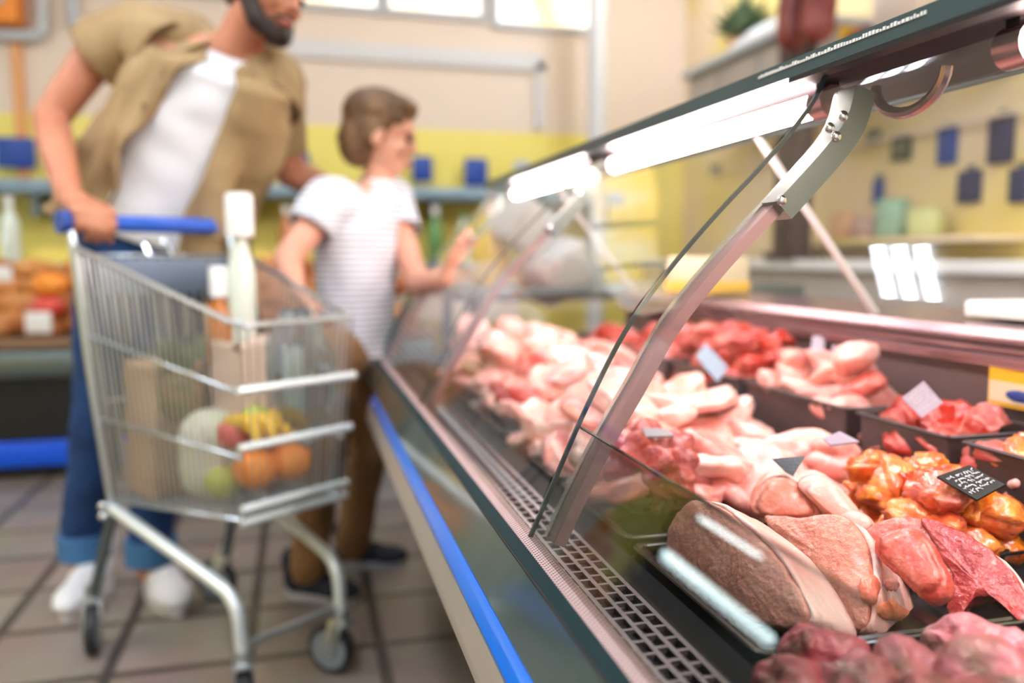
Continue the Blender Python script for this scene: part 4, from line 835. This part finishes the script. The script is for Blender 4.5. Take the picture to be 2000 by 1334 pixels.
for v in bm.verts:
    rel = v.co-wai; t_ = rel.dot(sp); an = math.atan2(rel.dot(fy), rel.dot(sx)); k = max(0, 1-t_/.45); n_ = (rel-sp*t_).normalized()
    v.co += n_*(.026*k*math.sin(an*13+t_*4)+.008*math.sin(an*5-t_*16))
rumple(bm, .016, 8, 5, .005, 24)
sh = obj('khaki_shirt', bm, 'khaki', man, ang=None); md = sh.modifiers.new('cloth', 'SOLIDIFY'); md.thickness = .005; md.offset = 1
for nm, pts, rs in (('sleeve', [che-sx*.13+sp*.10, shL+Vector((.01, 0, .0)), at(226, 88, 2.41), at(182, 114, 2.42)], [.095, .086, .082, .082]), ('sleeve', [che+sx*.13+sp*.07, shR, at(540, 235, 2.44), at(545, 290, 2.48)], [.095, .084, .078, .076])):
    b = B(); P_ = smoothp(pts, 6); tube(b, P_, .08, 28, cap=False, rs=[rs[min(i//6, 3)]+(rs[min(i//6+1, 3)]-rs[min(i//6, 3)])*(i % 6)/6 for i in range(len(P_))]); bmesh.ops.recalc_face_normals(b, faces=b.faces)
    o = obj(nm, rumple(b, .010, 16, 3, .004, 40), 'khaki', sh, ang=None); md = o.modifiers.new('cloth', 'SOLIDIFY'); md.thickness = .005; md.offset = 0
b = B()
for S_, k in ((shL, -1), (shR, 1)): chain(b, [S_+sp*.01, S_.lerp(nec, .5)+sp*.0-fy*.02, nec+sx*k*.045-fy*.045-sp*.035], [.083, .076, .052])
chain(b, [shL-fy*.03, che-fy*.05+sp*.10, shR-fy*.03], [.08, .09, .075]); obj('yoke', rumple(blend(b, .009, 6), .005, 16, 3), 'khaki', sh, ang=None)
for k in (-1, 1):
    b = B(); p0 = nec+sx*k*.055-fy*.05+sp*.02; p1 = nec+sx*k*.05+fy*.072-sp*.01; p2 = nec+sx*k*.11+fy*.088-sp*.07; p3 = nec+sx*k*.125-fy*.02-sp*.02
    ls = [[p0, p1, p2, p3], [p+fy*.006+sx*k*.006+sp*.004 for p in (p0, p1, p2, p3)]]; loops(b, ls); bmesh.ops.subdivide_edges(b, edges=b.edges[:], cuts=3, use_grid_fill=True); obj('collar', b, 'khaki', sh, ang=.8)
for i in range(5):
    t_ = .12+.17*i; c = (wai-sp*.04).lerp(nec, t_); a = math.radians(136-24*t_); b = B(); ell(b, c+sx*math.cos(a)*.215+fy*math.sin(a)*.165, (.006, .006, .006)); obj('button', b, 'button', sh)
b = B()
for h, kn, an in legs: chain(b, [h-Vector((0, 0, -.05)), h.lerp(kn, .5), kn, kn.lerp(an, .5), an+Vector((0, 0, .06))], [.098, .088, .070, .064, .062])
capsule(b, legs[0][0]+Vector((.03, 0, .03)), .10, legs[1][0]+Vector((-.03, 0, .03)), .10); capsule(b, legs[0][0]+Vector((.035, .0, .075)), .105, legs[1][0]+Vector((-.035, 0, .075)), .105)
for f_, r_ in ((0, .122), (.4, .118)): capsule(b, pel.lerp(wai, f_)-sx*.075, r_, pel.lerp(wai, f_)+sx*.075, r_)
je = obj('jeans', rumple(blend(b, .009, 6), .009, 13, 6, .003, 45), 'denim', man, ang=None)
for h, kn, an in legs:
    b = B(); lathe(b, [(.062, .0), (.069, .004), (.070, .07), (.064, .074)], an+Vector((0, 0, -.02)), 24); obj('cuff', rumple(b, .004, 20, 2), 'denimc', je, ang=.6)
shoe(man, (-.585, 2.56, 0), (-.615, 2.28, 0), 'shoe', 'sole', 1.12); shoe(man, (-.435, 2.50, 0), (-.33, 2.24, 0), 'shoe', 'sole', 1.12)
# ---- the boy
boy = person('boy with brown hair in a striped tee and tan trousers looking into the meat case', loc=(.06, 2.36, 0))
pel, wai, che, nec = at(700, 690, 2.36), at(695, 600, 2.36), at(700, 440, 2.36), at(738, 348, 2.36)
nS, fS = at(640, 402, 2.26), at(760, 392, 2.46)
elN, wrN = at(560, 505, 2.18), at(578, 566, 2.10)
elF, wrF = at(815, 555, 2.28), at(868, 545, 2.02)
hc = at(745, 268, 2.34); face = Vector((.96, -.16, -.22)); crown = Vector((.12, 0, 1))
sx = (fS-nS).normalized(); sp = (nec-wai).normalized(); fy = sx.cross(sp); fy = -fy if fy.x < 0 else fy
b = B()
for k in (-1, 1): chain(b, [pel+sx*.05*k, wai+sx*.05*k, che+sx*.06*k, nec+sx*.03*k-sp*.04], [.066, .062, .068, .04])
chain(b, [nec-sp*.02, hc-Vector((0, 0, .06))], [.046, .042]); q, m3 = head(b, hc, face, crown, .96)
chain(b, [che-sx*.06+sp*.04, nS, elN], [.05, .047, .034]); chain(b, [elN, elN.lerp(wrN, .4), wrN], [.034, .034, .024])
chain(b, [che+sx*.06+sp*.04, fS, elF], [.05, .046, .034]); chain(b, [elF, elF.lerp(wrF, .4), wrF], [.034, .033, .023])
hand(b, wrN, Vector((.35, -.35, -.75)), Vector((-.8, -.4, -.1)), Vector((.4, -.9, 0)), (.5, .6, .4), .82)
hand(b, wrF, Vector((.30, -.25, .85)), Vector((-.75, -.5, .2)), Vector((.4, .6, .2)), (.12, .15, .1), .84, thumb=(.8, .2))
legs = [(at(655, 720, 2.28), at(630, 900, 2.24), at(602, 1110, 2.30)), (at(735, 715, 2.44), at(716, 890, 2.43), at(690, 1065, 2.50))]
for h, kn, an in legs: chain(b, [h, kn, an, an-Vector((0, 0, .03))], [.06, .042, .032, .032])
obj('body', blend(b, .006, 7), 'skinb', boy, ang=None)
for x in (-1, 1): obj('eye', ell(B(), q(x*.033, .083, .006), (.010, .010, .008)), 'eye', boy)
b = B(); ell(b, q(0, .092, -.056), (.022, .008, .007), m3); obj('lips', b, 'lips', boy)
b = B(); ell(b, q(0, -.024, .056), (.087, .100, .080), m3); ell(b, q(0, -.055, -.015), (.079, .066, .085), m3); ell(b, q(0, .036, .094), (.068, .052, .034), m3)
for x in (-1, 1): ell(b, q(x*.068, -.022, .012), (.018, .044, .05), m3)
obj('hair', rumple(blend(b, .007, 5), .005, 45, 4), 'hairb', boy, ang=None)
ks = [(pel-sp*.0, .135, .098), (wai, .128, .098), (che, .142, .105), (che.lerp(nec, .55), .12, .088), (nec-sp*.03, .06, .056), (nec+sp*.0, .05, .048)]
o = obj('striped_tee', rumple(loft(lerp_rows([(c, sx, fy, w, d, 270, 270) for c, w, d in ks], 44), n=56), .007, 12, 3, .003, 40), 'striped', boy, ang=None); md = o.modifiers.new('cloth', 'SOLIDIFY'); md.thickness = .004; md.offset = 1
for pts in ([che-sx*.07+sp*.05, nS+Vector((0, 0, .01)), nS.lerp(elN, .45)], [che+sx*.07+sp*.05, fS+Vector((0, 0, .01)), fS.lerp(elF, .4)]):
    b = B(); P_ = smoothp(pts, 6); tube(b, P_, .06, 24, cap=False, rs=[.072-.010*i/12 for i in range(len(P_))]); bmesh.ops.recalc_face_normals(b, faces=b.faces)
    s_ = obj('sleeve', rumple(b, .005, 20, 4), 'striped', o, ang=None); md = s_.modifiers.new('cloth', 'SOLIDIFY'); md.thickness = .004
b = B()
for h, kn, an in legs: chain(b, [h+Vector((0, 0, .05)), h.lerp(kn, .5), kn, kn.lerp(an, .5), an], [.078, .070, .060, .055, .054])
capsule(b, legs[0][0]+Vector((.01, .02, .03)), .082, legs[1][0]+Vector((-.01, -.02, .03)), .082)
obj('trousers', rumple(blend(b, .008, 6), .009, 15, 7, .003, 45), 'tan', boy, ang=None)
shoe(boy, (legs[0][2].x-.06, legs[0][2].y+.03, 0), (legs[0][2].x+.13, legs[0][2].y-.08, 0), 'bshoe', 'bsole', .85); shoe(boy, (legs[1][2].x-.05, legs[1][2].y+.02, 0), (legs[1][2].x+.155, legs[1][2].y-.03, 0), 'bshoe', 'bsole', .85)

# ------------------------------------------------------------------ behind the counter
t = thing('side_table', (.85, 2.62, 0), 'grey steel side table beyond the far end of the meat case', 'table')
obj('table_top', box(B(), (.45, 2.36, .82), (1.6, 2.9, .86), .006), 'dsteel', t)
for x in (.5, 1.55):
    for y in (2.41, 2.85): obj('leg', tube(B(), [(x, y, 0), (x, y, .82)], .02, 10), 'dsteel', t)
c = at(1380, 585, .99, 'X'); o = P('carton', obox(B(), (c.x, c.y, .905), (.13, .16, .095), Euler((0, 0, .3)), .008), 'card', 'cream carton with a yellow edge on the mauve ledge behind the bins', 'carton', None, origin=(c.x, c.y, .857))
obj('yellow_edge', obox(B(), (c.x, c.y, .878), (.134, .164, .03), Euler((0, 0, .3)), .004), 'logo', o)
for px_, py_, r, rot, lab in ((1030, 445, (.085, .06, .075), .5, 'upper white rounded parcel on the table beyond the far end of the case'), (1085, 530, (.10, .07, .075), -.5, 'lower white rounded parcel on the table beyond the far end of the case')):  # two plain white boxes with rounded edges above the table
    c = at(px_, py_, 2.48); P('white_block', rumple(obox(B(), c, [2*k for k in r], Euler((.2, rot, .3)), .02), .004, 12, 3), 'blockw', lab, 'block', origin=c, ang=None)
c = at(960, 480, 2.6); P('yellow_jug', lathe(B(), [(.05, -.14), (.06, -.13), (.06, .05), (.03, .11), (.03, .14)], c), 'logo', 'tall yellow jug left of the white blocks', 'jug', origin=c)
# white cutting board on the ledge, staff-side wall fittings
P('cutting_board', box(B(), (1.0, .55, .8585), (1.14, 1.06, .885), .006), 'white', 'white cutting board lying on the ledge behind the bins', 'cutting board', origin=(1.07, .8, .8585))
XR = WR-.015
t = thing('tool_rail', (WR, 2.6, 1.55), 'thin steel tool rail on the yellow wall behind the counter', 'rail'); obj('bar', tube(B(), [(WR-.05, 1.65, at(1900, 235, WR-.05, 'X').z), (WR-.05, 4.6, at(1900, 235, WR-.05, 'X').z)], .008), 'cream', t)
for y in (1.7, 3.1, 4.5): obj('bracket', box(B(), (WR-.06, y, 1.44), (WR, y+.02, 1.50)), 'dsteel', t)
for px_, py_, w, h, m_, lab in ((1850, 285, .085, .14, 'sblue', 'dark blue board on the yellow side wall, left of the tall grey one'), (1955, 272, .10, .17, 'navy', 'tall grey-navy board high on the yellow side wall'), (1893, 365, .10, .12, 'navy', 'lower navy board on the yellow side wall below the two others'), (1992, 362, .08, .12, 'navy', 'navy board at the picture edge on the yellow side wall'), (1760, 290, .10, .10, 'dgreen', 'dark green board on the side wall left of the blue boards'), (1715, 375, .05, .11, 'sblue', 'narrow blue-green bottle board on the side wall beside the light green things')):
    c = at(px_, py_, XR, 'X'); o = P('wall_board', box(B(), (XR-.012, c.y-w/2, c.z-h/2), (XR+.012, c.y+w/2, c.z+h/2), .003), m_, lab, 'board', 'boards on the side wall', origin=c)
    obj('hook', box(B(), (XR-.006, c.y-.01, c.z+h/2), (WR, c.y+.01, c.z+h/2+.02)), 'dsteel', o, smooth=False)
for i, (px_, py_, m_, lab) in enumerate(((1650, 400, 'pk1', 'blurred haze-paled orange packet on the staff shelf'), (1695, 420, 'pk2', 'blurred haze-paled brownish packet on the staff shelf'), (1745, 400, 'pk3', 'blurred haze-paled green packet on the staff shelf'), (1810, 400, 'pk4', 'blurred haze-paled yellow-green packet on the staff shelf'))):  # packet colours paled to imitate haze over the staff side
    c = at(px_, py_, WR-.12, 'X'); h = (.12, .09, .16, .11)[i]; c.z = at(1690, 465, WR-.12, 'X').z-.004+h/2; P('packet', obox(B(), c, (.08, .12, h), Euler((0, 0, .1*i)), .02), m_, lab, 'packet', 'packets on the staff shelf', origin=c)
t = thing('staff_counter', (2.2, 2.6, 0), 'pale staff work counter along the side wall behind the meat case', 'counter'); obj('worktop', box(B(), (1.95, .2, .90), (WR-.005, 4.6, .94), .005), 'white', t); obj('cabinet', box(B(), (2.0, .2, 0), (WR-.005, 4.6, .90)), 'cab', t, smooth=False)
t = thing('staff_shelf', (WR-.15, 3.2, 1.0), 'pale shelf on the side wall holding blurred packets', 'shelf')
for z in (at(1690, 465, WR-.12, 'X').z-.005,): obj('shelf_board', box(B(), (WR-.24, 2.3, z-.02), (WR-.002, 3.9, z)), 'sidewall', t, smooth=False)
# wall cabinet with goods on top, hams hanging before it
c0 = at(1345, 130, WR-.35, 'X'); c1 = at(1560, 95, WR-.35, 'X'); zt = at(1450, 110, WR-.35, 'X').z
t = thing('hanging_cabinet', (WR-.2, (c0.y+c1.y)/2, 1.9), 'grey-beige hanging cabinet high on the side wall above the canopy line', 'cabinet')
yb, ya = min(c0.y, WB-.02), c1.y-.1
obj('body', box(B(), (WR-.35, ya, 1.62), (WR-.002, yb, zt), .01), 'cab', t); obj('top_board', box(B(), (WR-.40, ya-.02, zt), (WR-.002, yb, zt+.04), .006), 'grey', t)
for k in range(3): obj('door', box(B(), (WR-.362, ya+.03+k*(yb-ya)/3, 1.65), (WR-.35, ya-.03+(k+1)*(yb-ya)/3, zt-.03), .004), 'cab', t)
for px_, w, d, h, m_, lab, nm in ((1492, .22, .26, .17, 'white', 'white peaked package on the hanging cabinet', 'package'),):
    c = at(px_, 70, WR-.22, 'X'); bm = B(); prism(bm, [(c.x-w/2, zt+.041), (c.x+w/2, zt+.041), (c.x+w/2, zt+.09), (c.x, zt+h), (c.x-w/2, zt+.09)], c.y-d/2, c.y+d/2); P(nm, bm, m_, lab, nm, origin=(c.x, c.y, zt+.04), smooth=False)
c = at(1450, 40, WR-.22, 'X'); t = thing('potted_plant', (c.x, min(c.y, WB-.25), zt+.04), 'dark green potted plant on the hanging cabinet', 'plant'); c.y = min(c.y, WB-.25)
obj('pot', lathe(B(), [(.06, .041), (.075, .13), (.08, .14)], (c.x, c.y, zt), 20), 'orangep', t)
bm = B(); R3 = random.Random(9)
for i in range(70):
    an, el, l = R3.uniform(0, 6.28), R3.uniform(.2, 1.5), R3.uniform(.14, .26); d = Vector((math.cos(an)*math.cos(el), math.sin(an)*math.cos(el), math.sin(el)))*l; p0 = Vector((c.x, c.y, zt+.15)); tube(bm, [p0, p0+d*.6, p0+d], .02, 5, rs=[.006, .028, .002], flat=.25)
obj('leaves', bm, 'leafg', t, ang=None)
zh = at(1650, 108, WR-.25, 'X').z; yy = at(1720, 90, WR-.25, 'X').y
t = thing('high_shelf', (WR-.14, yy, zh), 'wooden shelf high on the side wall right of the hams', 'shelf'); obj('shelf_board', box(B(), (WR-.28, yy-.5, zh-.03), (WR-.002, yy+.36, zh)), 'wood', t, smooth=False)
for y in (yy-.4, yy+.3): obj('bracket', box(B(), (WR-.2, y-.015, zh-.15), (WR-.002, y+.015, zh-.03)), 'dark', t, smooth=False)
for px_, w, h, m_, lab in ((1645, .16, .14, 'yell', 'yellow packet on the high wooden shelf'), (1700, .15, .10, 'ham', 'dark red packet on the high wooden shelf beside the yellow one'), (1770, .24, .20, 'cream', 'cream box on the high wooden shelf near the canopy')):
    c = at(px_, 90, WR-.16, 'X'); P('packet', box(B(), (c.x-.07, c.y-w/2, zh+.001), (c.x+.07, c.y+w/2, zh+h), .015), m_, lab, 'packet', 'packets on the high shelf', origin=(c.x, c.y, zh))
t = thing('dark_post', (WR-.45, at(1557, 150, WR-.45, 'X').y, 0), 'dark brown post behind the canopy with hams hanging beside it', 'post'); y = at(1557, 150, WR-.45, 'X').y
obj('shaft', box(B(), (WR-.5, y-.07, .96), (WR-.4, y+.07, CE-.01), .01), 'dark', t); obj('foot', box(B(), (WR-.52, y-.1, .941), (WR-.38, y+.1, .97)), 'dark', t)
for px_, py_, lab in ((1550, 12, 'dark cured ham hanging before the dark post'), (1600, -6, 'second cured ham hanging just right of the dark post')):
    c = at(px_, py_, WR-.62, 'X'); t = thing('cured_ham', (c.x, c.y, c.z-.2), lab, 'ham', 'hanging hams')
    bm = B(); chain(bm, [c+Vector((0, 0, -.10)), c, c+Vector((0, .02, .22))], [.065, .06, .03]); obj('meat', rumple(blend(bm, .012, 5), .01, 14, 2), 'ham', t, ang=None); obj('string', tube(B(), [c+Vector((0, .02, .22)), c+Vector((0, .02, CE-c.z))], .005, 6), 'khaki', t)

# ------------------------------------------------------------------ light
w = bpy.data.worlds.new('world'); sc.world = w; w.use_nodes = True; w.node_tree.nodes['Background'].inputs['Color'].default_value = (1, .95, .88, 1); w.node_tree.nodes['Background'].inputs['Strength'].default_value = .45
vs = sc.view_settings; vs.view_transform = 'Standard'; vs.look = 'None'; vs.gamma = 1; vs.use_curve_mapping = False; vs.exposure = 1.0
sc.cycles.use_denoising = True; sc.cycles.transparent_max_bounces = 24; sc.cycles.max_bounces = 10; sc.cycles.sample_clamp_indirect = 6; sc.cycles.caustics_reflective = False; sc.cycles.caustics_refractive = False; sc.cycles.use_light_tree = True
